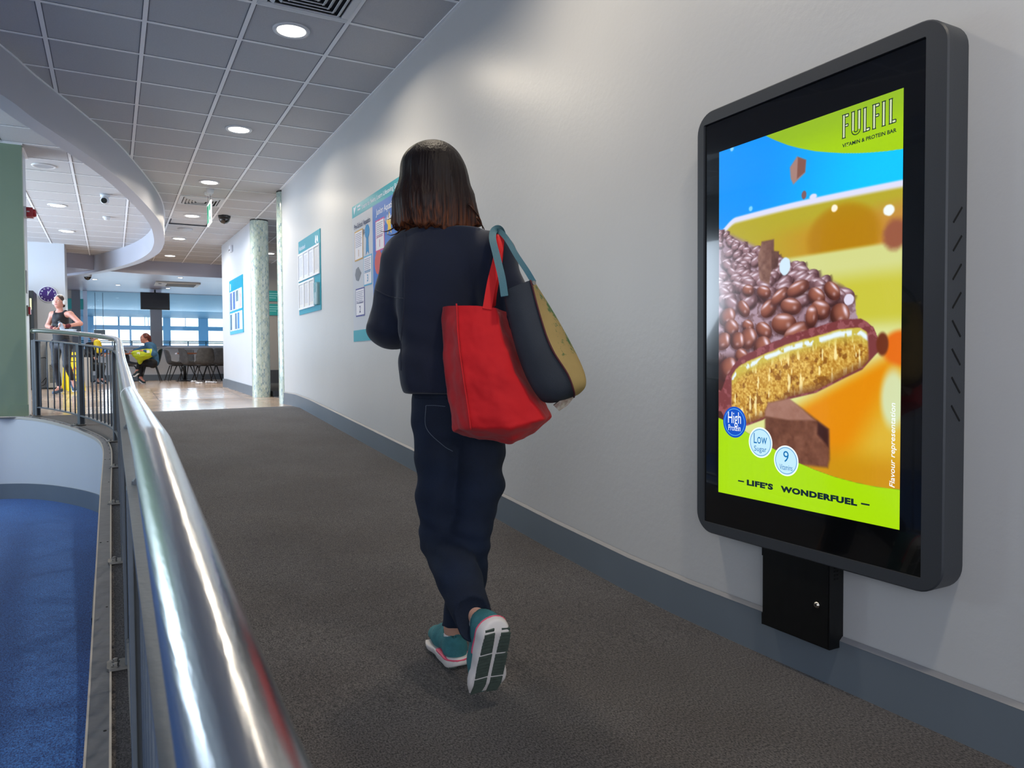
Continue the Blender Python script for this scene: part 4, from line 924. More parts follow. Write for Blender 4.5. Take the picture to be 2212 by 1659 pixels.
b = MB(); b.prism([(WX-.009, Y0+.20, Z1-.04), (WX-.009, Y0+.22, Z1-.12), (WX-.009, Y0+.15, Z1-.15), (WX-.009, Y0+.17, Z1-.06)], (-.001, 0, 0)); b.prism([(WX-.009, Y0+.13, Z1-.05), (WX-.009, Y0+.15, Z1-.10), (WX-.009, Y0+.08, Z1-.14), (WX-.009, Y0+.09, Z1-.07)], (-.001, 0, 0)); b.build('logo', pw, nb_)
# second board beyond the column
n2_ = empty('notice_board', (1.95, 14, 2.05), 'blue-teal notice board with small posters on the wall beyond the mosaic column', 'notice board', 'teal notice boards')
def wm(y): return 2.0-.095*(y-12.48)/2.87
Mb = Matrix(((1, 0, 0, 0), (0, 1, 0, 0), (0, 0, 1, 0), (0, 0, 0, 1)))
def mrect(b, ya, yb, za, zb, d, th=.002):
    b.prism([(wm(ya)-d, ya, za), (wm(yb)-d, yb, za), (wm(yb)-d, yb, zb), (wm(ya)-d, ya, zb)], (-th, 0, 0))
Y0, Y1, Z0, Z1 = 13.22, 14.50, 1.555, 2.535; b = MB(); mrect(b, Y0, Y1, Z0, Z1, 0, .012); b.build('backing', mat('board_cyan', '12a0c4', .35), n2_)
cols = ['4d6ea8', '4a74b4', '5f8296', 'c9bcc0']; cols2 = ['3f6c8c', 'cfd0e8', '54759a', '2f7ec0', 'd9d9dd']
for k in range(4):
    b = MB(); mrect(b, Y1-.06-k*.30-.26, Y1-.06-k*.30, Z0+.42, Z0+.77, .012, .003); o = b.build('pocket_frame', PAPER, n2_)
    b = MB(); mrect(b, Y1-.06-k*.30-.22, Y1-.06-k*.30-.04, Z0+.44+(.12 if k == 2 else 0), Z0+.75, .0155, .001); b.build('leaflet', mat('leaflet', cols[k], .5, noise=.25, nscale=9), o)
for k in range(5):
    b = MB(); mrect(b, Y1-.06-k*.24-.21, Y1-.06-k*.24, Z0+.06, Z0+.38, .012, .003); o = b.build('pocket_frame', PAPER, n2_)
    b = MB(); mrect(b, Y1-.06-k*.24-.18, Y1-.06-k*.24-.03, Z0+.08, Z0+.36, .0155, .001); b.build('leaflet', mat('leaflet', cols2[k], .5, noise=.2, nscale=9), o)
b = MB(); mrect(b, Y1-.16, Y1-.10, Z0+.80, Z0+.92, .0125, .001); b.build('logo', pw, n2_)
r = empty('wall_sensor', (wm(14.2), 14.2, 3.09), 'small white sensor high on the wall before the cafe', 'sensor')
MB().box((wm(14.2)-.05, 14.12, 3.03), (wm(14.2), 14.28, 3.15)).build('body', PAPER, r, bevel=.012); MB().box((wm(14.2)-.052, 14.14, 3.05), (wm(14.2)-.05, 14.26, 3.08)).build('lens', M['dgrey'], r)
for k, (za, zb, lb) in enumerate(((2.44, 2.68, 'upper of two teal signs in the passage behind the mosaic column'), (2.12, 2.38, 'lower of two teal signs in the passage behind the mosaic column'))):
    r = empty('passage_sign', (3.3, 17.46, za), lb, 'sign', 'teal passage signs'); MB().box((3.02, 17.475, za), (3.62, 17.5, zb)).build('panel', mat('sign_teal_green', '1f8f8c', .4), r)
    b = MB()
    for i in range(3): b.box((3.08, 17.472, zb-.07-.05*i), (3.08+.34-.05*i, 17.475, zb-.055-.05*i))
    b.build('text_line', mat('sign_text', '86c6c4', .5), r)
# ---------------------------------------------------------------- landing furniture and small things
PX0 = 16.4
ck = empty('wall_clock', (-1.035, PX0, 2.345), 'round purple wall clock with white numerals on the pale pillar', 'clock')
MB().lathe((-1.035, PX0, 2.345), [(.150, 0), (.152, -.02), (.142, -.03), (.136, -.022)], 40, 'y').build('rim', mat('clock_rim', 'd8dbe4', .4), ck, smooth=True)
MB().lathe((-1.035, PX0, 2.345), [(.138, -.024), (.138, -.018)], 40, 'y').build('dial', mat('clock_purple', '3a1a6e', .4), ck)
for h in range(1, 13):
    a = PI/2-h*PI/6; text_mesh(str(h), 'numeral', pw, ck, (-1.035+.112*math.cos(a), PX0-.026, 2.345-.013+.112*math.sin(a)), (1, 0, 0), EZ, .036, 'CENTER', None, .03)
for ln, a, w in ((.095, PI/2-PI/6, .008), (.062, PI/2-.04, .011)):
    MB().bar((-1.035-.02*math.cos(a), PX0-.028, 2.345-.02*math.sin(a)), (-1.035+ln*math.cos(a), PX0-.028, 2.345+ln*math.sin(a)), w, .002, (0, 1, 0)).build('hand', pw, ck)
r = empty('vending_machine', (-1.6, 15.9, .575), 'tall black vending machine beside the pale clock pillar', 'vending machine')
MB().box((-2.0, 15.6, .60), (-1.205, 16.3, 2.34)).build('cabinet', mat('vending_black', '26282c', .35), r, bevel=.01); MB().box((-1.98, 15.585, .75), (-1.27, 15.6, 2.26)).build('door', mat('vending_glass', '15171b', .12), r)
MB().box((-1.262, 15.585, 2.0), (-1.235, 15.6, 2.2)).build('price_label', mat('label_cream', 'cfc79a', .5), r); MB().box((-1.98, 15.62, .575), (-1.22, 16.28, .60)).build('plinth', M['black'], r)
r = empty('vented_cabinet', (-.9, 16.2, .575), 'pale grey vented floor cabinet in front of the clock pillar', 'cabinet')
MB().box((-1.07, 16.1, .60), (-.755, 16.395, 1.46)).build('body', mat('cabinet_grey', 'b4b6b6', .5), r, bevel=.006); b = MB()
for k in range(12): b.box((-1.02, 16.094, .70+k*.028), (-.93, 16.1, .712+k*.028))
b.build('vent_slot', M['dgrey'], r); MB().box((-1.05, 16.12, .575), (-.77, 16.38, .60)).build('plinth', M['black'], r)
r = empty('waste_bin', (-.5, 17.35, .575), 'pale box-shaped bin behind the yellow wet floor sign', 'bin')
MB().box((-.66, 17.2, .575), (-.40, 17.45, 1.17)).build('body', mat('bin_white', 'c9cacc', .5), r, bevel=.008); MB().box((-.60, 17.25, 1.17), (-.47, 17.35, 1.23)).build('lid_knob', M['black'], r, bevel=.01)
r = empty('wall_cable', (-1.12, 16.39, .8), 'thin black cable hanging low on the pillar beside the vending machine', 'cable')
MB().tube([(-1.2, 16.38, 1.15), (-1.1, 16.385, 1.16), (-1.085, 16.385, 1.13)], .006, 6).tube(spline([(-1.2, 16.37, .66), (-1.16, 16.36, .70), (-1.09, 16.37, .78), (-1.12, 16.36, .66), (-1.2, 16.37, .62)], 5), .005, 6).build('cable_run', M['black'], r, smooth=True)
r = empty('far_poster', (-.78, 22.99, 2.1), 'small teal notice behind the woman with headphones', 'poster'); MB().box((-1.02, 22.985, 2.50), (-.70+.05, 22.995-.07, 2.78)).build('sheet', mat('far_teal', '1c8f90', .5), r)
# yellow wet floor sign
g0 = ground(159, 845); ws = empty('wet_floor_sign', g0, 'yellow folding wet floor sign standing behind the woman with headphones', 'floor sign', rz=.25)
YEL = mat('sign_yellow', 'e9cf12', .35)
def panel(s):
    q = MB(); P = [(-.135, 0), (.135, 0), (.125, .60), (.10, .66), (-.10, .66), (-.125, .60)]
    f = lambda x, z: (x, s*(.20*(1-z/.66)+.01), z+.01)
    q.prism([f(x, z) for x, z in P], (0, s*.018, 0)); return q, f
for s in (-1, 1):
    q, f = panel(s); o = q.build('panel', YEL, ws, local=True, bevel=.004)
    h = MB(); h.prism([(x, f(x, z)[1]+(s*.019 if 1 else 0), z+.01) for x, z in ((-.07, .575), (.07, .575), (.07, .61), (-.07, .61))], (0, s*.003, 0)); h.build('handle_slot', M['dgrey'], o, local=True)
    h = MB(); R_ = mat('warning_red', 'c2401f', .5)
    tri = [(-.07, .27), (.07, .27), (0, .41)]
    for i in range(3):
        a, c = tri[i], tri[(i+1) % 3]; h.bar((a[0], f(0, a[1])[1]+s*.020, a[1]+.01), (c[0], f(0, c[1])[1]+s*.020, c[1]+.01), .014, .003, (0, 1, 0))
    h.build('warning_triangle', R_, o, local=True)
    h = MB()
    for z, w in ((.50, .09), (.20, .05), (.15, .08), (.12, .07)): h.box((-w, f(0, z)[1]+s*.019, z+.004), (w, f(0, z)[1]+s*.021, z+.016))
    h.build('text_line', mat('sign_ink', '4a3a10', .5), o, local=True)
# ---------------------------------------------------------------- cafe: chairs, tables, television
UPH = mat('charcoal_upholstery', '54565a', .75, noise=.2, nscale=14, bump=.2, bscale=60); LEGM = mat('black_chair_leg', '17181b', .4)
def shell_mesh():
    vs = []; nu, nv = 13, 15
    prof = spline([(.235, .445), (.15, .425), (.0, .415), (-.13, .425), (-.20, .47), (-.235, .58), (-.262, .70), (-.285, .80), (-.290, .845)], 2)
    nv = len(prof)
    for j, (y, z) in enumerate(prof):
        v = j/(nv-1); w = np.interp(v, [0, .15, .45, .6, .85, 1], [.19, .225, .235, .235, .20, .13])
        for i in range(nu):
            u = -1+2*i/(nu-1); side = abs(u)**2.6
            up = side*np.interp(v, [0, .3, .55, .75, 1], [.02, .09, .10, .03, 0]); fw = side*np.interp(v, [0, .4, .6, .8, 1], [0, .0, .07, .08, .03])
            vs.append((u*w*(1-.03*side), y+fw, z+up))
    fs = [(j*nu+i, j*nu+i+1, (j+1)*nu+i+1, (j+1)*nu+i) for j in range(nv-1) for i in range(nu-1)]
    return vs, fs
def make_chair(label, group='charcoal cafe chairs', m=UPH):
    t = empty('cafe_chair', (0, 0, 0), label, 'chair', group)
    vs, fs = shell_mesh(); s = MB().add(vs, fs).build('seat_shell', m, t, smooth=True, local=True)
    md = s.modifiers.new('s', 'SOLIDIFY'); md.thickness = .028; md.offset = -1; md = s.modifiers.new('b', 'SUBSURF'); md.levels = md.render_levels = 1
    MB().tube([(-.12, .12, .405), (.12, .12, .405), (.12, -.12, .405), (-.12, -.12, .405), (-.12, .12, .405)], .011, 8).build('under_frame', LEGM, t, local=True)
    for sx in (-1, 1):
        for sy in (-1, 1): MB().tube([(sx*.12, sy*.12, .405), (sx*.245, sy*.235, .004)], [.014, .009], 8).build('leg', LEGM, t, local=True, smooth=True)
    return t
def dup(root, loc, rz_, label, mats=None):
    r = root.copy(); COL.objects.link(r); r.location = loc; r.rotation_euler = (0, 0, rz_); r['label'] = label
    for ch in list(root.children):
        c = ch.copy(); COL.objects.link(c); c.parent = r
        if mats and ch.name.startswith('seat_shell'): c.data = ch.data.copy(); c.data.materials[0] = mats
    return r
c0 = make_chair('charcoal bucket chair standing alone nearest the seated woman, seen from its side')
g = ground(380, 822.5); c0.location = g; c0.rotation_euler = (0, 0, -1.45)
GRN = mat('dark_green_upholstery', '20342f', .6)
CH = [(413, 824.5, -1.25, 'side-on charcoal bucket chair just left of the one turning its back', None), (441, 825, .12, 'charcoal bucket chair with its broad back turned to us at the right table', None),
      (477, 823, -.1, 'charcoal bucket chair half hidden by the wall corner', None), (397, 822, 2.5, 'charcoal bucket chair behind the two side-on chairs, facing the viewer', None), (458, 821.8, 3.0, 'charcoal bucket chair on the far side of the right table', None),
      (326, 825, 1.45, 'dark green bucket chair the woman with the lime bag sits on', GRN), (204, 826, -1.3, 'dark bucket chair behind the balustrade under the person in black', None), (276, 824, -2.4, 'dark bucket chair at the left table opposite the woman with the lime bag', None)]
for px, py, a, lb, m in CH: dup(c0, ground(px, py), a, lb, m)
WOOD = mat('cafe_table_wood', '9a5c3c', .35, noise=.2, nscale=4, stretch=(1, 8, 1))
def table(px, py, sx, sy, label, h=.74):
    g = ground(px, py); t = empty('cafe_table', g, label, 'table', 'wooden cafe tables')
    MB().box((-sx/2, -sy/2, h-.035), (sx/2, sy/2, h)).build('tabletop', WOOD, t, local=True, bevel=.006)
    for x in (-sx/2+.2, sx/2-.2):
        MB().cyl((x, 0, .03), (x, 0, h-.035), .035).build('pedestal', LEGM, t, local=True, smooth=True); MB().lathe((x, 0, 0), [(.22, .0), (.22, .012), (.04, .035)], 24).build('foot', LEGM, t, local=True, smooth=True)
    return t
table(448, 822.3, 1.5, .75, 'wooden cafe table among the charcoal chairs at the right')
tb_ = table(250, 824.3, 1.5, .8, 'wooden cafe table behind the balustrade in front of the woman with the lime bag')
g = tb_.location
r = empty('laptop', (g.x+.38, g.y, g.z+.74), 'pale blue laptop open on the left cafe table', 'laptop'); LPT = mat('laptop_blue', '8fa9c4', .35)
MB().box((-.15, -.1, 0), (.15, .1, .012)).build('base', LPT, r, local=True); MB().prism([(.15, -.1, .012), (.15, .1, .012), (.21, .1, .21), (.21, -.1, .21)], (.008, 0, 0)).build('lid', LPT, r, local=True)
for k, (dx, cc, w, lb) in enumerate(((-.25, '2f6fc0', .12, 'blue pencil case on the left cafe table'), (-.05, 'd7c62a', .10, 'small yellow pouch on the left cafe table'), (.12, 'b8433a', .08, 'small red pouch on the left cafe table'))):
    o = MB(); o.lathe((g.x+dx, g.y-.2, g.z+.74), [(w*.4, 0), (w*.6, .02), (w*.55, .06), (w*.25, .09)], 14).build('pouch', mat('pouch_colour', cc, .5), smooth=True) if 0 else None
    q = o.lathe((g.x+dx, g.y-.2, g.z+.74), [(w*.4, 0), (w*.6, .02), (w*.55, .06), (w*.25, .09)], 14).build('pouch', mat('pouch_colour', cc, .5), smooth=True); finish(q, lb, 'pouch', 'pouches on the left table')
tv = empty('television', (1.05, 21.9, 2.7), 'black flat television hanging from the cafe ceiling in front of the window pillar', 'television')
P = [EYE+(at(x, y, 1)-EYE)*(21.9/(at(x, y, 1)-EYE).y) for x, y in ((303, 631), (366, 632), (367, 669), (305, 668.5))]
xa, xb = P[0].x, P[1].x; za, zb = P[3].z, P[0].z
MB().box((xa, 21.86, za), (xb, 21.92, zb)).build('housing', mat('tv_black', '17181c', .3), tv, bevel=.006); MB().box((xa+.025, 21.857, za+.045), (xb-.025, 21.86, zb-.025)).build('screen', mat('tv_screen', '20242c', .15), tv)
MB().box((xa+.3, 21.856, za+.012), (xa+.42, 21.86, za+.02)).build('badge', M['dgrey'], tv); MB().cyl(((xa+xb)/2, 21.95, zb-.15), ((xa+xb)/2, 21.95, CZ), .022).box(((xa+xb)/2-.1, 21.92, zb-.3), ((xa+xb)/2+.1, 21.97, zb-.1)).build('ceiling_mount', M['dgrey'], tv)
for k, (px, py, lb) in enumerate(((418, 826, 'small white paper scrap on the floor under the chair facing right'), (428, 829.5, 'crumpled white paper beside the chair with its back to us'), (449, 827.5, 'crumpled white paper on the floor by the right table foot'), (460, 828, 'crumpled white paper on the floor near the wall corner'))):
    g = ground(px, py); me_ = sdf_mesh('paper', [('e', (g.x, g.y, g.z+.02), (.05, .04, .022)), ('e', (g.x+.05, g.y+.01, g.z+.018), (.04, .03, .02)), ('e', (g.x-.03, g.y, g.z+.025), (.03, .03, .024))], .008, .010, disp=lambda Q: .006*np.sin(Q@np.array([90., 60, 110])))
    finish(link('paper_scrap', me_, mat('scrap_white', 'dfe6f4', .5)), lb, 'paper', 'white scraps on the cafe floor')
# ---------------------------------------------------------------- people
def V(*a): return np.array(a, float)
def nrm(v): v = np.array(v, float); return v/np.linalg.norm(v)
def hand_prims(w, d, palm, s=1.0, curl=.7, side=1):
    """hand from wrist w along d, palm normal palm: palm, four unequal curled fingers and a thumb from its side"""
    d = nrm(d); n = nrm(np.array(palm)-d*np.dot(palm, d)); r = np.cross(d, n)*side; P = []
    w = np.array(w, float); k = .006*s
    P.append(('c', w, w+d*.045*s, .022*s, .028*s, (n, 1.6), .012)); P.append(('c', w+d*.05*s-r*.020*s, w+d*.085*s-r*.028*s, .014*s, .011*s, None, .01)); P.append(('c', w+d*.05*s+r*.020*s, w+d*.085*s+r*.028*s, .014*s, .011*s, None, .01))
    P.append(('c', w+d*.05*s, w+d*.088*s, .017*s, .013*s, None, .01))
    for i, (o, L) in enumerate(((-.029, .062), (-.010, .075), (.010, .070), (.028, .055))):
        b = w+d*.085*s+r*o*s; a0 = curl*.6; d1 = d*math.cos(a0)+n*math.sin(a0); a1 = curl*1.5; d2 = d*math.cos(a1)+n*math.sin(a1); a2 = curl*2.3; d3 = d*math.cos(a2)+n*math.sin(a2)
        p1 = b+d1*L*.42*s; p2 = p1+d2*L*.32*s; p3 = p2+d3*L*.26*s
        P += [('c', b, p1, .0092*s, .0086*s, None, k), ('c', p1, p2, .0086*s, .0080*s, None, k), ('c', p2, p3, .0080*s, .0068*s, None, k)]
    t0 = w+d*.022*s-r*.020*s; t1 = t0-r*.026*s+d*.028*s+n*.010*s; t2 = t1+d*.026*s-r*.004*s+n*.014*s
    P += [('c', t0, t1, .014*s, .0105*s, None, .01), ('c', t1, t2, .0100*s, .0080*s, None, k)]
    return P
def head_prims(c, F, U, s=1.0):
    F = nrm(F); U = nrm(np.array(U)-F*np.dot(U, F)); R_ = np.cross(F, U); A = [R_, F, U]; c = np.array(c, float)
    g = lambda x, y, z: c+(R_*x+F*y+U*z)*s
    return [('e', g(0, -.008, .030), (.074*s, .094*s, .086*s), A), ('e', g(0, .024, -.030), (.060*s, .068*s, .078*s), A), ('e', g(0, .050, -.072), (.030*s, .030*s, .026*s), A),
            ('c', g(0, .082, .020), g(0, .102, -.018), .009*s, .0125*s, None, .012), ('e', g(0, .084, -.050), (.024*s, .014*s, .010*s), A, None, None, .008), ('e', g(0, .082, .040), (.046*s, .016*s, .010*s), A, None, None, .015),
            ('e', g(-.036, .066, -.012), (.020*s, .020*s, .022*s), A, None, None, .02), ('e', g(.036, .066, -.012), (.020*s, .020*s, .022*s), A, None, None, .02),
            ('e', g(-.076, -.008, .002), (.010*s, .020*s, .032*s), A, None, None, .006), ('e', g(.076, -.008, .002), (.010*s, .020*s, .032*s), A, None, None, .006)], g
def fix_e(P):  # ellipsoids carry their blend radius in slot 6
    return P
def face_parts(g, parent, s=1.0, lip='b5656a', brow='3a2a24', F=None):
    eye = mat('eye_white', 'e8e4e0', .3); iris = mat('iris_brown', '2d1f18', .2); lp = mat('lips', lip, .45); bw = mat('eyebrows', brow, .8)
    for sx in (-1, 1):
        o = link('eye', sdf_mesh('eye', [('e', g(sx*.031, .0795, .012), (.0125*s, .0125*s, .009*s))], .0022*max(1, s), .004), eye, parent)
        link('iris', sdf_mesh('iris', [('e', g(sx*.031, .0900, .012), (.0055*s, .0055*s, .0055*s))], .002, .003), iris, o)
        link('eyebrow', sdf_mesh('brow', [('c', g(sx*.016, .092, .036), g(sx*.046, .083, .039), .0040*s, .0028*s)], .0022, .003), bw, parent)
    link('lips', sdf_mesh('lips', [('c', g(-.019, .091, -.050), g(.019, .091, -.050), .0058*s, .0058*s), ('e', g(0, .096, -.050), (.012*s, .006*s, .008*s))], .0025, .006), lp, parent)
def limb(P, pts, rr, k=.02, sq=None):
    for i in range(len(pts)-1): P.append(('c', pts[i], pts[i+1], rr[i], rr[i+1], sq, k))
SKIN = mat('skin', 'c99a86', .5, noise=.05, nscale=30, bump=.04, bscale=120); SKIN.node_tree.nodes['Principled BSDF'].inputs['Subsurface Weight'].default_value = .08
def A3(px, py, t): return np.array(at(px, py, t), float)
def wr(amp, sc=1.0, seed=0):
    r = np.random.RandomState(seed); K = r.randn(7, 3)*np.array([16, 16, 30])*sc; ph = r.rand(7)*6.3
    def f(P):
        o = 0
        for k in range(7): o = o+np.sin(P@K[k]+ph[k]+1.3*np.sin(P@K[(k+3) % 7]*.5))
        return o*amp/3
    return f
# ---- the walking woman
T0 = 2.35
def frame(o, yv, zv, s=1.0):
    y_ = Vector(yv).normalized(); z_ = Vector(zv); z_ = (z_-y_*z_.dot(y_)).normalized(); x_ = y_.cross(z_)
    return Matrix(((x_.x*s, y_.x*s, z_.x*s, o[0]), (x_.y*s, y_.y*s, z_.y*s, o[1]), (x_.z*s, y_.z*s, z_.z*s, o[2]), (0, 0, 0, 1)))
heel = ground(997, 1450); dxy = ground(943, 1392)-heel; MFR = frame((heel.x, heel.y, heel.z+.004), (dxy.x, dxy.y, .01), (0, 0, 1), 1.03)
Hh = at(1078, 1350, 2.075); yv = at(1040, 1532, 2.185)-Hh; MRR = frame(Hh-yv.normalized()*.004, yv, Vector((.02, .98, -.12)), 1.08)
inF = lambda x, y, z: np.array(MFR @ Vector((x, y, z)), float)
inR = lambda x, y, z: np.array(MRR @ Vector((x, y, z)), float)
base = ground(1000, 1450); wmn = empty('person', (1.03, 2.25, 0), 'woman with shoulder-length brown hair in navy sweatshirt and jeans walking up the ramp', 'person')
FW = nrm((-.10, 1, 0)); RT = nrm((1, .10, 0)); UP = V(0, 0, 1); DV = nrm((_f.x, _f.y, 0))
hc = A3(944, 402, 2.375); HP, hg = head_prims(hc, nrm((-.25, 1, -.28)), UP, 1.0)
sl, sr = A3(872, 548, 2.39), A3(1072, 545, 2.32)
el, er = A3(846, 706, 2.43), A3(1108, 705, 2.30); wl, wr_ = A3(928, 676, 2.69), A3(1050, 676, 2.60)
hipl, hipr = A3(948, 905, 2.38), A3(1040, 905, 2.34); knl, ankl = A3(950, 1150, 2.41), inR(-.002, .066, .125); knr, ankr = A3(1020, 1140, 2.36), inF(-.002, .066, .12)
P = list(HP); P.append(('c', A3(950, 452, 2.37), A3(958, 515, 2.36), .052, .058, None, .03))
P += [('c', A3(900, 545, 2.38), A3(1045, 542, 2.33), .058, .058, None, .05), ('c', A3(968, 600, 2.36), A3(972, 760, 2.37), .125, .105, (FW, 1.5), .05), ('c', A3(972, 780, 2.37), A3(992, 870, 2.365), .100, .098, (FW, 1.5), .04)]
limb(P, [sl, el, wl], [.048, .038, .026]); limb(P, [sr, er, wr_], [.048, .038, .026])
limb(P, [hipl, knl, ankl], [.062, .044, .032]); limb(P, [hipr, knr, ankr], [.062, .044, .032])
P += [('c', ankl, inR(-.002, .066, .07), .031, .030, None, .015), ('c', inR(-.002, .062, .06), inR(0, .15, .048), .027, .024, None, .015), ('c', ankr, inF(-.002, .066, .07), .031, .030, None, .015), ('c', inF(-.002, .062, .06), inF(0, .15, .048), .027, .024, None, .015)]
hd_ = nrm(wl-el); P += hand_prims(wl, hd_, -UP*.2+RT, 1.0, .8, -1); hd2 = nrm(wr_-er); P += hand_prims(wr_, hd2, -RT, 1.0, .8, 1)
link('body', sdf_mesh('body', P, .0075, .03), SKIN, wmn); face_parts(hg, wmn)
ph_ = MB(); pc = (wl+hd_*.11+wr_+hd2*.11)/2
# sweatshirt
NAVY = mat('navy_sweatshirt', '0c152a', .92, noise=.12, nscale=5, bump=.08, bscale=420, sheen=.2)
S_ = [('c', A3(884, 556, 2.385), A3(1058, 552, 2.33), .078, .076, None, .06), ('c', A3(930, 510, 2.37), A3(990, 508, 2.35), .070, .070, None, .05),
      ('c', A3(965, 610, 2.36), A3(966, 790, 2.375), .170, .158, (FW, 1.55), .05), ('c', A3(958, 800, 2.375), A3(985, 812, 2.36), .142, .142, (FW, 1.35), .04)]
S_ += [('c', A3(880, 572, 2.385), A3(862, 640, 2.40), .083, .080, None, .04), ('c', A3(862, 640, 2.40), A3(847, 704, 2.42), .080, .077, None, .03), ('c', A3(847, 704, 2.42), A3(915, 690, 2.63), .074, .050, None, .03)]
S_ += [('c', A3(1062, 568, 2.325), A3(1086, 640, 2.31), .083, .076, None, .04), ('c', A3(1086, 640, 2.31), A3(1106, 702, 2.29), .076, .072, None, .03), ('c', A3(1106, 702, 2.29), A3(1055, 685, 2.56), .068, .050, None, .03)]
w1 = wr(.0040, .75, 3)
def sweat_disp(Q):
    d = w1(Q); z = Q[..., 2]; zh_ = at(930, 812, 2.36).z
    d = d+.004*np.sin((Q@np.array([90., -40, 0]))+z*20)*np.exp(-((z-zh_)/.06)**2)      # gathered hem
    s = at(862, 745, 2.4).z; d = d+.0035*np.sin(Q@np.array([30., 10, 70]))*np.exp(-((z-s)/.10)**2); return d
sw = link('sweatshirt', sdf_mesh('sweatshirt', S_, .0068, .04, cuts=[(A3(920, 851, 2.3), (-.05, -.04, -1)), ((hc[0], hc[1], A3(950, 497, 2.37)[2]), (0, .0, 1))], disp=sweat_disp), NAVY, wmn)
# shoulder seam and ribbed hem
b = MB(); b.tube([A3(868+6*math.sin(k/3), 520+k*18, 2.302+.006*k) for k in range(1)]+[A3(868, 538, 2.303)], .001, 4) if 0 else None
# jeans
def denim():
    m = mat('dark_blue_denim', '15243d', .85, noise=0, nscale=6, bump=.3, bscale=420, col2='0d182a', thr=(.35, .75)); return m
DEN = denim()
J_ = [('c', A3(950, 850, 2.375), A3(1030, 850, 2.345), .086, .086, (FW, 1.15), .05), ('c', A3(952, 900, 2.38), A3(1034, 900, 2.345), .094, .094, (FW, 1.12), .05),
      ('c', A3(953, 930, 2.38), A3(951, 1080, 2.40), .089, .074, None, .02), ('c', A3(951, 1080, 2.40), A3(957, 1160, 2.41), .074, .074, None, .02),
      ('c', A3(957, 1165, 2.40), A3(992, 1245, 2.28), .072, .069, None, .02), ('c', A3(992, 1245, 2.28), A3(1026, 1345, 2.165), .069, .054, None, .02),
      ('c', A3(1042, 930, 2.345), A3(1036, 1050, 2.36), .080, .070, None, .02), ('c', A3(1036, 1050, 2.36), A3(1016, 1150, 2.37), .070, .064, None, .02), ('c', A3(1016, 1150, 2.37), A3(1010, 1250, 2.41), .064, .062, None, .02), ('c', A3(1010, 1250, 2.41), A3(986, 1380, 2.47), .062, .056, None, .02)]
w2_ = wr(.0028, 1.25, 9)
zk = at(950, 1165, 2.4).z
def jean_disp(Q):
    z = Q[..., 2]; return w2_(Q)+.0032*np.sin(Q@np.array([12., -20, 95]))*np.exp(-((z-zk)/.10)**2)+.003*np.sin(Q@np.array([25., 10, 60]))*np.exp(-((z-zk-.22)/.16)**2)
cutL = (A3(1032, 1342, 2.13), np.array(A3(1024, 1350, 2.13)-A3(992, 1245, 2.28)))
JM = sdf_mesh('jeans', J_[:6]+J_[6:], .0068, .02, cuts=[(A3(960, 838, 2.35), (0, 0, 1)), (A3(990, 1349, 2.46), (0, -.15, -1))], disp=jean_disp, sub=[('c', A3(1028, 1342, 2.10), A3(1028, 1342, 2.10)+nrm(cutL[1])*.09, .085, .085)])
jn = link('jeans', JM, DEN, wmn)
STI = mat('denim_stitching', '56606c', .8)
b = MB()
pk = [(920, 876), (921, 925), (957, 962), (978, 975)]
def on_back(px, py, off=.002, mesh=JM):
    d = (at(px, py, 1)-EYE).normalized(); bb = getattr(on_back, 'bvh', None)
    if bb is None or on_back.key is not mesh:
        from mathutils.bvhtree import BVHTree
        bm = bmesh.new(); bm.from_mesh(mesh); bb = BVHTree.FromBMesh(bm); bm.free(); on_back.bvh = bb; on_back.key = mesh
    h = bb.ray_cast(EYE, d); return (h[0]-d*off) if h[0] is not None else None
sp = [on_back(x, y) for x, y in spline(pk, 6)]; sp = [q for q in sp if q is not None]
if len(sp) > 2: b.tube(sp, .0011, 5)
sp = [on_back(x, y) for x, y in spline([(920, 876), (940, 876), (962, 878)], 5)]; sp = [q for q in sp if q is not None]
if len(sp) > 2: b.tube(sp, .001, 5)
b.build('pocket_stitching', STI, jn)
b = MB(); sp = [on_back(x, y, .001) for x, y in spline([(898, 858), (930, 860), (965, 861)], 5)]; sp = [q for q in sp if q is not None]
b.tube(sp, .004, 6); b.build('waistband_edge', DEN, jn)
sp = [on_back(x, y, .0015, sw.data) for x, y in spline([(876, 505), (874, 560), (873, 640), (866, 740), (866, 800)], 5)]; sp = [q for q in sp if q is not None]
b = MB(); b.tube(sp, .0018, 6); sp = [on_back(x, y, .0015, sw.data) for x, y in spline([(812, 626), (840, 640), (872, 645)], 5)]; sp = [q for q in sp if q is not None]
if len(sp) > 2: b.tube(sp, .0016, 6)
b.build('seam', NAVY, sw)
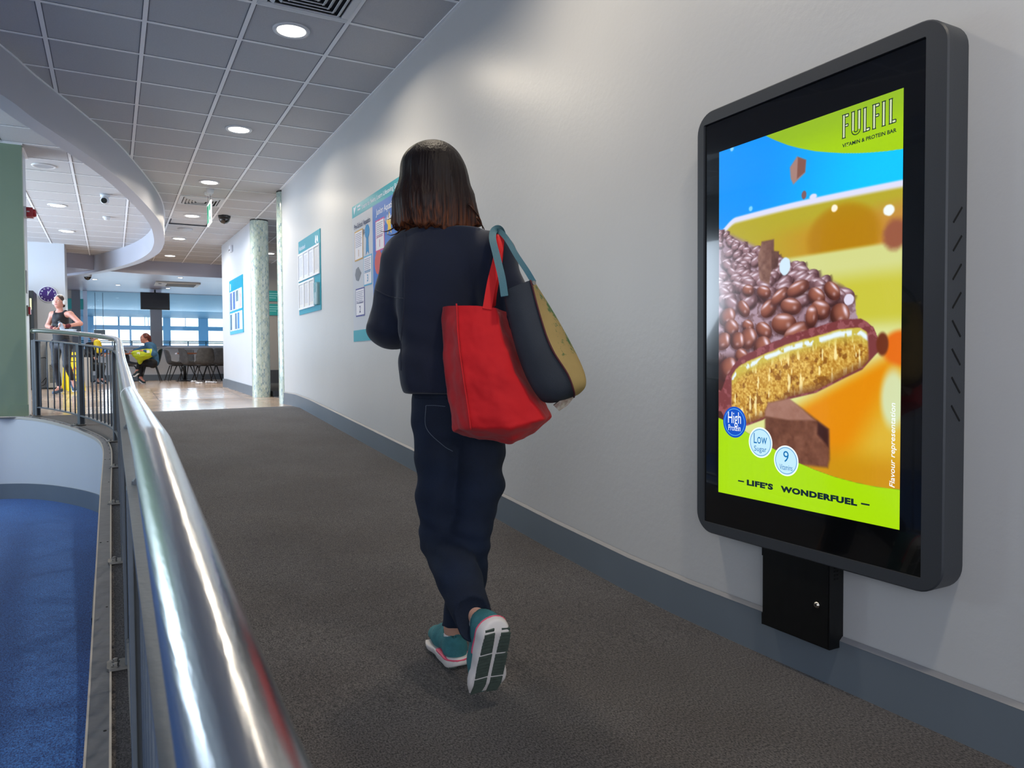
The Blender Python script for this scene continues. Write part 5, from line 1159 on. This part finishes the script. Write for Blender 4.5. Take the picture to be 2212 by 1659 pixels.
# hair
def hair_mat(name, dark, mid, tip, z0, z1):
    m = bpy.data.materials.new(name); m.use_nodes = True; nt = m.node_tree; p = nt.nodes['Principled BSDF']; N = nt.nodes.new; L = nt.links.new
    tc = N('ShaderNodeTexCoord'); mp = N('ShaderNodeMapping'); mp.inputs['Scale'].default_value = (150, 150, 4); L(tc.outputs['Object'], mp.inputs[0])
    n = N('ShaderNodeTexNoise'); n.inputs['Scale'].default_value = 1; n.inputs['Detail'].default_value = 5; L(mp.outputs[0], n.inputs['Vector'])
    sx = N('ShaderNodeSeparateXYZ'); L(tc.outputs['Object'], sx.inputs[0]); mr = N('ShaderNodeMapRange'); mr.inputs[1].default_value = z1; mr.inputs[2].default_value = z0; L(sx.outputs[2], mr.inputs[0])
    ad = N('ShaderNodeMath'); ad.operation = 'MULTIPLY'; L(n.outputs['Fac'], ad.inputs[0]); L(mr.outputs[0], ad.inputs[1])
    r = N('ShaderNodeValToRGB'); r.color_ramp.elements[0].position = .05; r.color_ramp.elements[0].color = srgb(dark); r.color_ramp.elements[1].position = .62; r.color_ramp.elements[1].color = srgb(tip); e = r.color_ramp.elements.new(.36); e.color = srgb(mid)
    L(ad.outputs[0], r.inputs[0]); L(r.outputs[0], p.inputs['Base Color']); p.inputs['Roughness'].default_value = .48; p.inputs['Specular IOR Level'].default_value = .24
    b_ = N('ShaderNodeBump'); b_.inputs['Strength'].default_value = .7; b_.inputs['Distance'].default_value = .006; L(n.outputs['Fac'], b_.inputs['Height']); L(b_.outputs[0], p.inputs['Normal']); return m
HAIR = hair_mat('dark_brown_hair', '150c0b', '26150f', '643519', A3(0, 500, 2.37)[2], A3(0, 350, 2.37)[2])
ht = 2.37
Hp = [('e', A3(942, 386, ht), (.094, .110, .114)), ('c', A3(938, 398, ht), A3(936, 440, ht), .103, .120, None, .03), ('c', A3(936, 440, ht), A3(940, 486, ht), .122, .130, (DV, 1.25), .03),
      ('c', A3(880, 440, ht), A3(862, 492, ht-.02), .040, .022, None, .02), ('c', A3(868, 470, ht-.02), A3(840, 503, ht-.01), .020, .005, None, .012), ('c', A3(880, 470, ht-.05), A3(858, 508, ht-.06), .018, .006, None, .012),
      ('c', A3(1000, 430, ht), A3(1026, 482, ht-.01), .038, .022, None, .02), ('c', A3(1022, 470, ht), A3(1040, 495, ht), .018, .006, None, .012),
      ('e', A3(920, 352, ht), (.07, .09, .055))]
hcen = A3(940, 400, ht)
def hair_disp(Q):
    d = Q-hcen; th = np.arctan2(d[..., 1], d[..., 0]); z = d[..., 2]; k = np.clip((.10-z)/.14, 0, 1)
    th = th+.10*np.sin(z*16)
    return k*(.0022*np.sin(th*17+1.5*np.sin(th*5))+.0016*np.sin(th*43+z*9))
zb2 = A3(940, 497, ht)[2]
def hair_disp2(Q):
    d = Q-hcen; th = np.arctan2(d[..., 1], d[..., 0]); edge = zb2+.006*np.sin(th*9+1)+.005*np.sin(th*23)+.010*np.cos(th*2)
    return hair_disp(Q)+np.maximum(0, (edge-Q[..., 2])*3.0)
hm_ = sdf_mesh('hair', Hp, .0052, .04, disp=hair_disp2, sub=[('e', hg(0, .105, -.04), (.060, .075, .10))])
hr_ = link('hair', hm_, HAIR, wmn)
b = MB()
for pts in ([(866, 462), (852, 490), (834, 500), (822, 499)], [(872, 478), (862, 500), (846, 508), (836, 506)], [(884, 486), (872, 504), (856, 512), (842, 518)], [(905, 362), (880, 372), (866, 380), (860, 392)], [(1030, 470), (1040, 485), (1046, 496), (1044, 503)], [(870, 430), (858, 455), (846, 470), (838, 474)],
            [(1012, 440), (1034, 468), (1042, 490), (1041, 498)], [(896, 488), (884, 502), (868, 509), (857, 510)]):
    q = [A3(x, y, ht-.06+.006*i) for i, (x, y) in enumerate(spline(pts, 5))]; k = len(q); b.tube(q, [.0026*(1-i/k)+.0006 for i in range(k)], 6)
b.build('loose_strand', HAIR, hr_, smooth=True)
# shoes
def shoe(parent, M4, name_l):
    TEALU = mat('teal_knit_upper', '3f7f86', .8, noise=.15, nscale=40, bump=.4, bscale=300); FOAM = mat('white_foam', 'e3ddda', .5, noise=.04, nscale=20); PINK = mat('pink_foam', 'f0607e', .5); RUB = mat('dark_rubber', '48544d', .7, noise=.15, nscale=60); LN = mat('sock_white', 'd9d6d6', .9)
    def put(me, nm, m, par):
        me.transform(M4); return link(nm, me, m, par)
    foot = lambda z, g=0: [('c', (-.002, .045, z), (-.002, .10, z), .042+g, .038+g, None, .02), ('c', (-.002, .10, z), (.004, .19, z), .038+g, .049+g, None, .02), ('c', (.004, .19, z), (.002, .232, z), .049+g, .040+g, None, .02)]
    def flat(Q): return 0
    up = [('c', (-.002, .048, .050), (-.002, .060, .080), .038, .036, ((1, 0, 0), 1.05), .02), ('c', (-.002, .06, .055), (.002, .16, .055), .038, .036, None, .02), ('c', (.002, .16, .045), (.003, .225, .036), .044, .036, ((0, 0, 1), 1.25), .02), ('c', (0, .10, .075), (.002, .17, .062), .028, .026, None, .02)]
    u = put(sdf_mesh('upper', up, .0042, .02, cuts=[((0, 0, .026), (0, 0, -1))], sub=[('c', (-.002, .058, .085), (-.002, .095, .11), .027, .030)]), name_l, TEALU, parent)
    sole_ = sdf_mesh('sole', foot(.024, .004), .0042, .02, cuts=[((0, 0, .040), (0, .10, 1)), ((0, 0, .000), (0, 0, -1)), ((0, .20, .0), (0, .32, -1)), ((0, .03, 0), (0, -.5, -1))])
    s = put(sole_, 'midsole', FOAM, u)
    s2 = sdf_mesh('accent', foot(.030, .0052), .0042, .02, cuts=[((0, 0, .036), (0, 0, 1)), ((0, 0, .0265), (0, 0, -1)), ((0, .115, 0), (0, 1, 0))]); put(s2, 'heel_accent', PINK, u)
    # lugs: rubber pads either side of a pale groove
    for sx in (-1, 1):
        for (ya, yb2, wa) in ((.020, .097, .033), (.101, .176, .036), (.180, .240, .036)):
            q = MB(); cx = sx*(.0235); cxx = cx+.002
            for k in range(7):
                y0_ = ya+(yb2-ya)*k/7; y1_ = y0_+(yb2-ya)/7*.80
                wl_ = wa*math.sqrt(max(.05, 1-((y0_-.135)/.142)**4)); z_ = -.0025+max(0, (y0_-.20))*.34+max(0, (.03-y0_))*.5
                q.prism([(cxx-wl_/2, y0_, z_), (cxx+wl_/2, y0_+sx*.003, z_), (cxx+wl_/2, y1_+sx*.003, z_), (cxx-wl_/2, y1_, z_)], (0, 0, .007))
            me = q.me('lug'); put(me, 'outsole_pad', RUB, u)
    sock = put(sdf_mesh('sock', [('c', (-.002, .062, .07), (-.002, .066, .098), .0335, .033)], .0042, .01, cuts=[((0, 0, .100), (0, 0, 1))]), 'sock', LN, parent)
    q = MB()
    for k in range(5):
        y_ = .108+k*.014; z_ = .1005-.0026*k-(k*.0022); q.tube([(-.018, y_, z_-.004), (0, y_+.003, z_+.002), (.018, y_, z_-.004)], .0022, 6)
    q.tube([(0, .104, .103), (-.022, .098, .112), (-.026, .092, .104)], .002, 6).tube([(0, .104, .103), (.022, .100, .112), (.028, .094, .103)], .002, 6)
    me = q.me('laces'); put(me, 'laces', mat('dark_lace', '22383a', .8), u)
    return u
shoe(wmn, MFR, 'shoe'); shoe(wmn, MRR, 'shoe')
# ---- red tote bag
def control(name, V_, F_, m, parent, crease=(), lv=3):
    me = bpy.data.meshes.new(name); me.from_pydata([tuple(v) for v in V_], [], F_); me.validate(); bm = bmesh.new(); bm.from_mesh(me); bmesh.ops.recalc_face_normals(bm, faces=bm.faces[:])
    cl_ = bm.edges.layers.float.new('crease_edge')
    for e in bm.edges:
        k = tuple(sorted(v.index for v in e.verts))
        if len(e.link_faces) < 2: e[cl_] = .9
        for (a, c, w) in crease:
            if tuple(sorted((a, c))) == k: e[cl_] = w
    bm.to_mesh(me); bm.free(); o = link(name, me, m, parent, smooth=True); s = o.modifiers.new('s', 'SUBSURF'); s.levels = s.render_levels = lv; return o
RED = mat('red_cotton_canvas', 'cb0814', .78, noise=.06, nscale=6, bump=.10, bscale=420, sheen=.1)
tote = empty('tote_bag', A3(1060, 800, 2.2), 'plain red cotton tote bag hanging from the walking woman\'s right shoulder', 'bag')
rows = [[(948, 662, 2.235), (986, 660, 2.135), (1030, 661, 2.12), (1072, 665, 2.125), (1098, 676, 2.24)],
        [(950, 730, 2.225), (990, 733, 2.115), (1040, 735, 2.095), (1086, 735, 2.105), (1120, 735, 2.23)],
        [(955, 810, 2.22), (1000, 812, 2.10), (1060, 815, 2.075), (1108, 800, 2.095), (1150, 812, 2.22)],
        [(964, 880, 2.215), (1010, 876, 2.10), (1078, 880, 2.07), (1150, 866, 2.095), (1186, 872, 2.21)],
        [(972, 930, 2.21), (1017, 926, 2.10), (1102, 925, 2.08), (1176, 906, 2.10), (1194, 896, 2.20)],
        [(985, 936, 2.27), (1040, 950, 2.21), (1106, 963, 2.18), (1150, 938, 2.21), (1192, 905, 2.25)],
        [(990, 932, 2.31), (1040, 940, 2.31), (1105, 945, 2.30), (1150, 930, 2.31), (1188, 903, 2.29)]]
V_ = [A3(*p) for r in rows for p in r]; nb2 = 5; nr = len(rows)
F_ = [(j*5+i, j*5+i+1, (j+1)*5+i+1, (j+1)*5+i) for j in range(nr-1) for i in range(4)]
b0 = len(V_); back = [[(960, 670, 2.27), (1030, 666, 2.27), (1092, 680, 2.27)], [(960, 810, 2.29), (1060, 815, 2.29), (1145, 815, 2.28)], [(985, 925, 2.31), (1090, 935, 2.31), (1186, 900, 2.29)]]
V_ += [A3(*p) for r in back for p in r]
F_ += [(b0, b0+1, b0+4, b0+3), (b0+1, b0+2, b0+5, b0+4), (b0+3, b0+4, b0+7, b0+6), (b0+4, b0+5, b0+8, b0+7)]
F_ += [(0, b0, b0+3, 10, 5), (10, b0+3, b0+6, 25, 20, 15), (4, b0+2, b0+5, 14, 9)[::-1], (14, b0+5, b0+8, 29, 24, 19)[::-1], (25, b0+6, 30), (29, b0+8, 34)]
cr = [(j*5+1, (j+1)*5+1, .75) for j in range(4)] + [(j*5+3, (j+1)*5+3, .7) for j in range(4)] + [(20+i, 21+i, .75) for i in range(4)] + [(21, 26, .6), (22, 27, .75), (23, 28, .6), (5*4, 5*5, .8), (24, 29, .8), (27, 32, .6)] + [(25+i, 26+i, .8) for i in range(4)] + [(i, i+1, .9) for i in range(4)]
bagm = control('bag_body', V_, F_, RED, tote, cr, 4)
tx = bpy.data.textures.new('creases', 'CLOUDS'); tx.noise_scale = .07; dm = bagm.modifiers.new('d', 'DISPLACE'); dm.texture = tx; dm.strength = .016; dm.mid_level = .5
sm = MB(); sm.tube([A3(*p) for p in spline([(986, 656, 2.130), (990, 733, 2.110), (1000, 812, 2.096), (1010, 876, 2.095), (1017, 928, 2.096)], 8)], .0022, 6); sm.build('seam', RED, tote, smooth=True)
def strap(name, pts, w, m, parent, th=.003, nvec=None):
    q = [Vector(A3(*p)) for p in spline(pts, 7)]; b = MB(); R0 = []
    for i, p in enumerate(q):
        d = (q[min(i+1, len(q)-1)]-q[max(i-1, 0)]).normalized(); f = (p-EYE).normalized() if nvec is None else Vector(nvec(i/(len(q)-1)))
        s = d.cross(f).normalized(); n_ = s.cross(d).normalized(); R0.append([p-s*w/2-n_*th/2, p+s*w/2-n_*th/2, p+s*w/2+n_*th/2, p-s*w/2+n_*th/2])
    vs = [x for r in R0 for x in r]; fs = [(i*4+k, i*4+(k+1) % 4, (i+1)*4+(k+1) % 4, (i+1)*4+k) for i in range(len(q)-1) for k in range(4)]; fs += [(3, 2, 1, 0), tuple((len(q)-1)*4+k for k in range(4))]
    return b.add(vs, fs).build(name, m, parent, auto=.8)
strap('strap', [(1052, 668, 2.118), (1062, 610, 2.16), (1074, 560, 2.20), (1080, 520, 2.235), (1078, 505, 2.27), (1073, 508, 2.38), (1076, 560, 2.44)], .026, RED, tote)
strap('strap', [(1062, 690, 2.26), (1064, 640, 2.22), (1076, 570, 2.215), (1080, 525, 2.235), (1077, 506, 2.27)], .024, RED, tote)
# ---- patchwork shoulder bag
sb = empty('shoulder_bag', A3(1180, 740, 2.15), 'charcoal and mustard printed shoulder bag with teal handles beside the red tote', 'bag')
CHAR = mat('charcoal_cloth', '2b3038', .8, noise=.12, nscale=9, bump=.12, bscale=400); MUS = mat('mustard_print_cloth', '9a8452', .8, noise=.15, nscale=7, bump=.12, bscale=400); 
def printed():
    m = MUS; nt = m.node_tree; p = nt.nodes['Principled BSDF']; N = nt.nodes.new; L = nt.links.new; tc = N('ShaderNodeTexCoord')
    n = N('ShaderNodeTexNoise'); n.inputs['Scale'].default_value = 24; n.inputs['Detail'].default_value = 6; n.inputs['Roughness'].default_value = .75; L(tc.outputs['Object'], n.inputs['Vector'])
    n2 = N('ShaderNodeTexNoise'); n2.inputs['Scale'].default_value = 5.5; L(tc.outputs['Object'], n2.inputs['Vector'])
    mu = N('ShaderNodeMath'); mu.operation = 'MULTIPLY'; L(n.outputs['Fac'], mu.inputs[0]); L(n2.outputs['Fac'], mu.inputs[1])
    r = N('ShaderNodeValToRGB'); e = r.color_ramp.elements; e[0].position = .30; e[0].color = (0, 0, 0, 1); e[1].position = .34; e[1].color = (1, 1, 1, 1); L(mu.outputs[0], r.inputs[0])
    old = p.inputs['Base Color'].links[0].from_socket; mx = N('ShaderNodeMix'); mx.data_type = 'RGBA'; L(r.outputs[0], mx.inputs[0]); L(old, mx.inputs[6]); mx.inputs[7].default_value = srgb('41613a'); L(mx.outputs[2], p.inputs['Base Color']); return m
printed()
R2 = [[(1086, 630, 2.10), (1108, 619, 2.07), (1146, 605, 2.075), (1158, 612, 2.13)], [(1096, 690, 2.09), (1128, 684, 2.05), (1166, 680, 2.06), (1198, 672, 2.13)], [(1112, 755, 2.08), (1152, 752, 2.04), (1190, 750, 2.055), (1234, 738, 2.13)],
      [(1134, 820, 2.08), (1180, 818, 2.045), (1226, 808, 2.06), (1266, 800, 2.12)], [(1162, 862, 2.09), (1198, 866, 2.06), (1240, 846, 2.07), (1272, 832, 2.11)], [(1176, 874, 2.13), (1204, 876, 2.12), (1240, 858, 2.12), (1256, 848, 2.14)]]
W_ = [A3(*p) for r in R2 for p in r]
bk0 = len(W_); B2 = [[(1092, 632, 2.17), (1154, 612, 2.17)], [(1104, 700, 2.19), (1196, 680, 2.19)], [(1122, 770, 2.20), (1234, 745, 2.20)], [(1150, 830, 2.20), (1262, 806, 2.19)], [(1178, 868, 2.18), (1262, 838, 2.17)], [(1190, 876, 2.15), (1254, 850, 2.15)]]
W_ += [A3(*p) for r in B2 for p in r]
Fs = [(j*4+i, j*4+i+1, (j+1)*4+i+1, (j+1)*4+i) for j in range(5) for i in range(2)] + [(j*4, bk0+j*2, bk0+(j+1)*2, (j+1)*4)[::-1] for j in range(5)] + [(bk0+j*2, bk0+j*2+1, bk0+(j+1)*2+1, bk0+(j+1)*2)[::-1] for j in range(5)] + [(20, 21, 22, bk0+11, bk0+10)]
Fm = [(j*4+2, j*4+3, (j+1)*4+3, (j+1)*4+2) for j in range(5)] + [(j*4+3, bk0+j*2+1, bk0+(j+1)*2+1, (j+1)*4+3) for j in range(5)] + [(22, 23, bk0+11)]
cr2 = [(j*4+3, (j+1)*4+3, .3) for j in range(5)]+[(j*4, (j+1)*4, .4) for j in range(5)]
sd = control('side_panel', W_, Fs, CHAR, sb, cr2, 3); pr_ = control('printed_panel', W_, Fm, MUS, sb, cr2, 3)
for o in (sd, pr_):
    bm = bmesh.new(); bm.from_mesh(o.data); bmesh.ops.delete(bm, geom=[v for v in bm.verts if not v.link_faces], context='VERTS'); bm.to_mesh(o.data); bm.free()
MB().tube([A3(p[0], p[1], p[2]-.004) for p in spline([R2[j][2] for j in range(6)], 6)], .0026, 6).build('piping', mat('wine_piping', '4a1a22', .7), sb, smooth=True)
MB().prism([A3(*p) for p in ((1196, 876, 2.10), (1208, 888, 2.11), (1226, 876, 2.12), (1244, 854, 2.13), (1214, 862, 2.10))], Vector(DV)*.03).build('floral_lining', mat('floral_lining', '7a5a52', .8, nscale=60, col2='b9b0a0'), sb)
TL_ = mat('teal_webbing', '3e6a78', .7, bump=.2, bscale=400)
strap('handle', [(1090, 640, 2.068), (1084, 600, 2.10), (1072, 550, 2.16), (1064, 515, 2.21), (1068, 497, 2.26), (1082, 498, 2.32), (1096, 540, 2.38)], .021, TL_, sb)
strap('handle', [(1153, 610, 2.085), (1138, 585, 2.10), (1116, 552, 2.15), (1096, 518, 2.21), (1082, 502, 2.25), (1074, 499, 2.29)], .016, TL_, sb)
MB().lathe(A3(1153, 611, 2.072), [(.006, -.003), (.006, .003)], 12, 'y').build('rivet', M['plate'], sb)

# ---- smaller people
def clothed(name, label, J, sk, topm, legm, hairm, shoem, s=1.0, F=(0, -1, 0), long_sleeve=False, h=.011, skirt_cut=None, k_top=1.0, hairs=None, hands=True, headU=(0, 0, 1), handdir=None):
    p = empty(name, (J['pel'][0], J['pel'][1], 0), label, 'person'); p.location = (J['pel'][0], J['pel'][1], rz(J['pel'][1]))
    HPp, g = head_prims(J['head'], F, headU, s); body = list(HPp); F_ = nrm(F); D = nrm((F_[0], F_[1], 0))
    body += [('c', J['head']-UP*.06*s, J['neck'], .046*s, .050*s, None, .02), ('c', J['shl'], J['shr'], .050*s, .050*s, None, .04), ('c', J['chest'], J['waist'], .118*s, .100*s, (D, 1.35), .05), ('c', J['waist'], J['pel'], .098*s, .092*s, (D, 1.25), .05)]
    for a in 'lr':
        limb(body, [J['sh'+a], J['el'+a], J['wr'+a]], [.046*s, .037*s, .024*s]); limb(body, [J['hp'+a], J['kn'+a], J['an'+a]], [.066*s, .046*s, .032*s])
        body.append(('c', J['an'+a], J['toe'+a], .034*s, .026*s, None, .02))
        if hands: body += hand_prims(J['wr'+a], (handdir or {}).get(a, J['wr'+a]-J['el'+a]), (handdir or {}).get('n'+a, -UP), s, .8, 1 if a == 'r' else -1)
    link('body', sdf_mesh('body', body, h, .03), sk, p); face_parts(g, p, s)
    top = [('c', J['chest'], J['waist'], .136*s*k_top, .118*s*k_top, (D, 1.35), .05), ('c', J['waist'], J['pel']+UP*.02, .118*s*k_top, .132*s*k_top, (D, 1.25), .05)]
    if long_sleeve:
        top.append(('c', J['shl'], J['shr'], .066*s, .066*s, None, .05)); top.append(('c', J['neck']-UP*.03, J['chest'], .07*s, .12*s, None, .05))
        for a in 'lr': limb(top, [J['sh'+a], J['el'+a], J['wr'+a]], [.066*s, .056*s, .042*s])
    else:
        
        for a in 'lr':
            b_ = J['neck']*.45+J['sh'+a]*.55; limb(top, [b_+UP*.012, J['chest']*.55+b_*.45+D*.055, J['chest']+D*.04], [.030*s, .046*s, .09*s], .03); limb(top, [b_+UP*.012, J['chest']-D*.07], [.030*s, .06*s], .03)
    link('top', sdf_mesh('top', top, h, .03, disp=wr(.0025, 1, 5)), topm, p)
    leg = [('c', J['hpl'], J['hpr'], .108*s, .108*s, (D, 1.1), .05)]
    for a in 'lr': limb(leg, [J['hp'+a], J['kn'+a], J['an'+a]+(J['kn'+a]-J['an'+a])*.16], [.088*s, .057*s, .041*s])
    link('trousers', sdf_mesh('trousers', leg, h, .02, disp=wr(.002, 1.3, 8)), legm, p)
    for a in 'lr':
        d = J['toe'+a]-J['an'+a]; q = [('c', J['an'+a]-UP*.035*s+d*.0, J['toe'+a]-UP*.015*s, .044*s, .036*s, None, .02), ('c', J['an'+a]-UP*.03*s-nrm(d)*.03*s, J['an'+a]-UP*.03*s, .038*s, .042*s, None, .02)]
        sh_ = link('shoe', sdf_mesh('shoe', q, h*.8, .02, cuts=[((0, 0, rz(J['an'+a][1])+.002), (0, 0, -1))]), shoem, p)
        so_ = [('c', x[1]-UP*.028*s, x[2]-UP*.026*s, x[3]*1.02, x[4]*1.02, (UP, 2.2), .02) for x in q[:1]]; link('shoe_sole', sdf_mesh('sole', so_, h*.8, .02, cuts=[((0, 0, rz(J['an'+a][1])+.001), (0, 0, -1))]), mat('sole_white', 'c8ccd2', .5), sh_)
    if hairs: link('hair', sdf_mesh('hair', hairs(g, s), h*.8, .02, sub=[('e', g(0, .105, -.02), (.058*s, .075*s, .085*s))]), hairm, p)
    return p, g
TT = 12.15
def q_(px, py, dt=0): return A3(px, py, TT+dt)
BLK = mat('black_sports_cloth', '15161c', .7); LEG = mat('dark_navy_leggings', '0f1420', .6); HB = mat('brown_hair', '3b2a22', .5); SHB = mat('blue_grey_trainer', '2c4258', .6)
J = dict(head=q_(128.3, 653), neck=q_(129.2, 674), chest=q_(130.5, 690), waist=q_(131, 716), pel=q_(132.5, 738), shl=q_(113.5, 679, .02), shr=q_(152, 678.5, -.02), ell=q_(103.0, 704, .0), elr=q_(173.5, 699, -.05), wrl=q_(114.5, 709.5, -.22), wrr=q_(144, 704.5, -.24),
         hpl=q_(122, 745, .02), hpr=q_(143.5, 745, -.02), knl=q_(119.5, 786, -.10), anl=q_(129.0, 839, .02), toel=q_(117.5, 846.5, -.15), knr=q_(144, 788, -.14), anr=q_(158, 822, .14), toer=q_(160.5, 840, .04))
def hair1(g, s): return [('e', g(0, -.020, .050), (.081*s, .096*s, .082*s)), ('c', g(0, -.09, .02), g(0, -.105, -.04), .04*s, .03*s)]
Fh = nrm((-.50, -.86, .10))
SK1 = mat('fair_skin', 'c68c7c', .5, noise=.05, nscale=30)
pw1, g1 = clothed('person', 'woman in black vest and leggings with white headphones walking across the landing', J, SK1, BLK, LEG, HB, SHB, .97, Fh, False, .0085, hairs=hair1, handdir={'l': (.8, -.45, 0), 'r': (-.9, -.3, .1), 'nl': (0, 0, 1), 'nr': (0, -1, 0)})
HPH = mat('headphone_white', 'd9d7d6', .4)
arc = [Vector(g1(.090*math.cos(a), -.005, .028+.100*math.sin(a))) for a in np.linspace(.02, PI-.02, 15)]
hp_ = MB().tube(arc, .0105, 8).build('headphones_band', HPH, pw1, smooth=True)
for sx in (-1, 1): link('headphones_cup', sdf_mesh('cup', [('e', g1(sx*.088, -.004, .0), (.030, .036, .044), [nrm(np.array(g1(1, 0, 0))-np.array(g1(0, 0, 0))), Fh, UP])], .006, .01), HPH, hp_)
for w, e in (('wrl', 'ell'), ('wrr', 'elr')): link('wrist_wrap', sdf_mesh('wrap', [('c', J[w], J[w]+(J[e]-J[w])*.16, .031, .034)], .006, .01), mat('maroon_wrap', '5a1622', .7), pw1)
bt_ = empty('water_bottle', J['wrr'], 'small dark-capped water bottle held by the woman with headphones', 'bottle')
b0_ = A3(137, 716, TT-.30); b1_ = A3(127.5, 694, TT-.30)
MB().tube([b0_, b0_+(b1_-b0_)*.75, b0_+(b1_-b0_)*.86], [.033, .033, .018], 16).build('bottle_body', mat('bottle_clear', 'b9cbe0', .1, alpha=.7), bt_, smooth=True); MB().tube([b0_+(b1_-b0_)*.86, b1_], .018, 14).build('cap', mat('grey_cap', '50545c', .4), bt_, smooth=True)
tr_ = empty('clear_container', A3(148, 716, TT-.32), 'clear plastic food box held by the woman with headphones above the handrail', 'container')
bb_ = MB(); bb_.M = frame(A3(148, 717, TT-.33), (.97, -.25, .02), (0, 0, 1)); bb_.box((-.06, -.10, -.035), (.06, .10, .035)); bb_.build('box', mat('clear_box', 'd3e2f2', .1, alpha=.45), tr_, bevel=.01)
bb_ = MB(); bb_.M = frame(A3(148, 717, TT-.33), (.97, -.25, .02), (0, 0, 1)); bb_.box((-.065, -.105, .035), (.065, .105, .041)); bb_.build('lid', mat('clear_lid', 'e6eef8', .1, alpha=.6), tr_, bevel=.002)
# seated woman with lime bag, seen in profile facing left
TT = 17.0
J2 = dict(head=q_(313.0, 731.5), neck=q_(318.5, 741.5), chest=q_(326, 752), waist=q_(332, 770), pel=q_(333, 783), shl=q_(322, 748, -.16), shr=q_(323, 748, .16), ell=q_(333, 765, -.26), elr=q_(303, 755, .26), wrl=q_(313, 759, -.30), wrr=q_(291, 757, .22),
          hpl=q_(330, 785, -.09), hpr=q_(330, 785, .09), knl=q_(303, 779, -.10), anl=q_(296.5, 801, -.18), toel=q_(290.5, 809, -.22), knr=q_(305, 787, .10), anr=q_(304, 817, .05), toer=q_(311.5, 825.2, -.02))
def hair2(g, s): return [('e', g(0, -.022, .045), (.084*s, .098*s, .086*s)), ('c', g(0, -.07, .02), g(0, -.10, -.06), .07*s, .045*s)]
F2 = nrm((-.93, -.35, -.05))
pw2, g2 = clothed('person', 'seated woman in teal blue jumper and black trousers holding a lime bag on her lap', J2, mat('skin_shade', 'b5796a', .5), mat('teal_blue_jumper', '2c5679', .85, noise=.1, nscale=6), mat('black_trousers', '101116', .8), mat('auburn_hair', '5a2c26', .5), mat('dark_green_shoe', '1c2b30', .6), 1.0, F2, True, .011, hairs=hair2)
lb = link('carrier_bag', sdf_mesh('bag', [('e', q_(308, 767, -.28), (.20, .10, .105)), ('c', q_(292, 764, -.26), q_(326, 762, -.24), .075, .09), ('c', q_(303, 775, -.28), q_(302, 783, -.26), .08, .045)], .012, .05, disp=wr(.007, 1.5, 2)), mat('lime_plastic', 'a8b512', .5, noise=.15, nscale=8))
finish(lb, 'lime green carrier bag on the lap of the seated woman', 'bag')
for x, y in ((299, 763.5), (320, 759.5)):
    c = q_(x, y, -.395); m_ = MB(); m_.M = frame(c, (1, -.4, .1), (0, 0, 1)); m_.box((-.004, -.03, -.03), (.004, .03, .03)); m_.build('white_label', mat('label_white', 'e2e6da', .5), lb)
# person in black behind the balustrade, seated facing the table
TT = 17.6
J3 = dict(head=q_(202.5, 731), neck=q_(202, 742), chest=q_(201, 754), waist=q_(200, 774), pel=q_(201, 790), shl=q_(190.5, 746, .1), shr=q_(212.5, 746, -.1), ell=q_(190, 765, -.1), elr=q_(216, 764, -.2), wrl=q_(203, 772, -.35), wrr=q_(222, 766, -.35),
          hpl=q_(197, 792, .05), hpr=q_(206, 792, -.08), knl=q_(214, 792, -.30), anl=q_(209, 820, -.2), toel=q_(215, 827, -.3), knr=q_(222, 792, -.40), anr=q_(221, 819, -.3), toer=q_(228, 826, -.4))
def hair3(g, s): return [('e', g(0, -.016, .046), (.086*s, .102*s, .088*s))]
pw3, g3 = clothed('person', 'seated person in black with dark hair partly hidden behind the curved balustrade', J3, mat('skin_c', 'b08070', .5), mat('black_top', '121318', .8), mat('black_jeans', '111216', .8), mat('black_hair', '17120f', .5), mat('black_shoe', '15171a', .6), 1.0, nrm((.75, -.6, 0)), True, .012, hairs=hair3)
yl = link('foam_float', sdf_mesh('float', [('e', A3(211.5, 748, 17.1), (.085, .04, .15)), ('c', A3(209, 740, 17.1), A3(214, 757, 17.1), .06, .06)], .012, .03), mat('yellow_foam', 'e3c422', .5)); finish(yl, 'bright yellow swim float held up by the person in black', 'float')
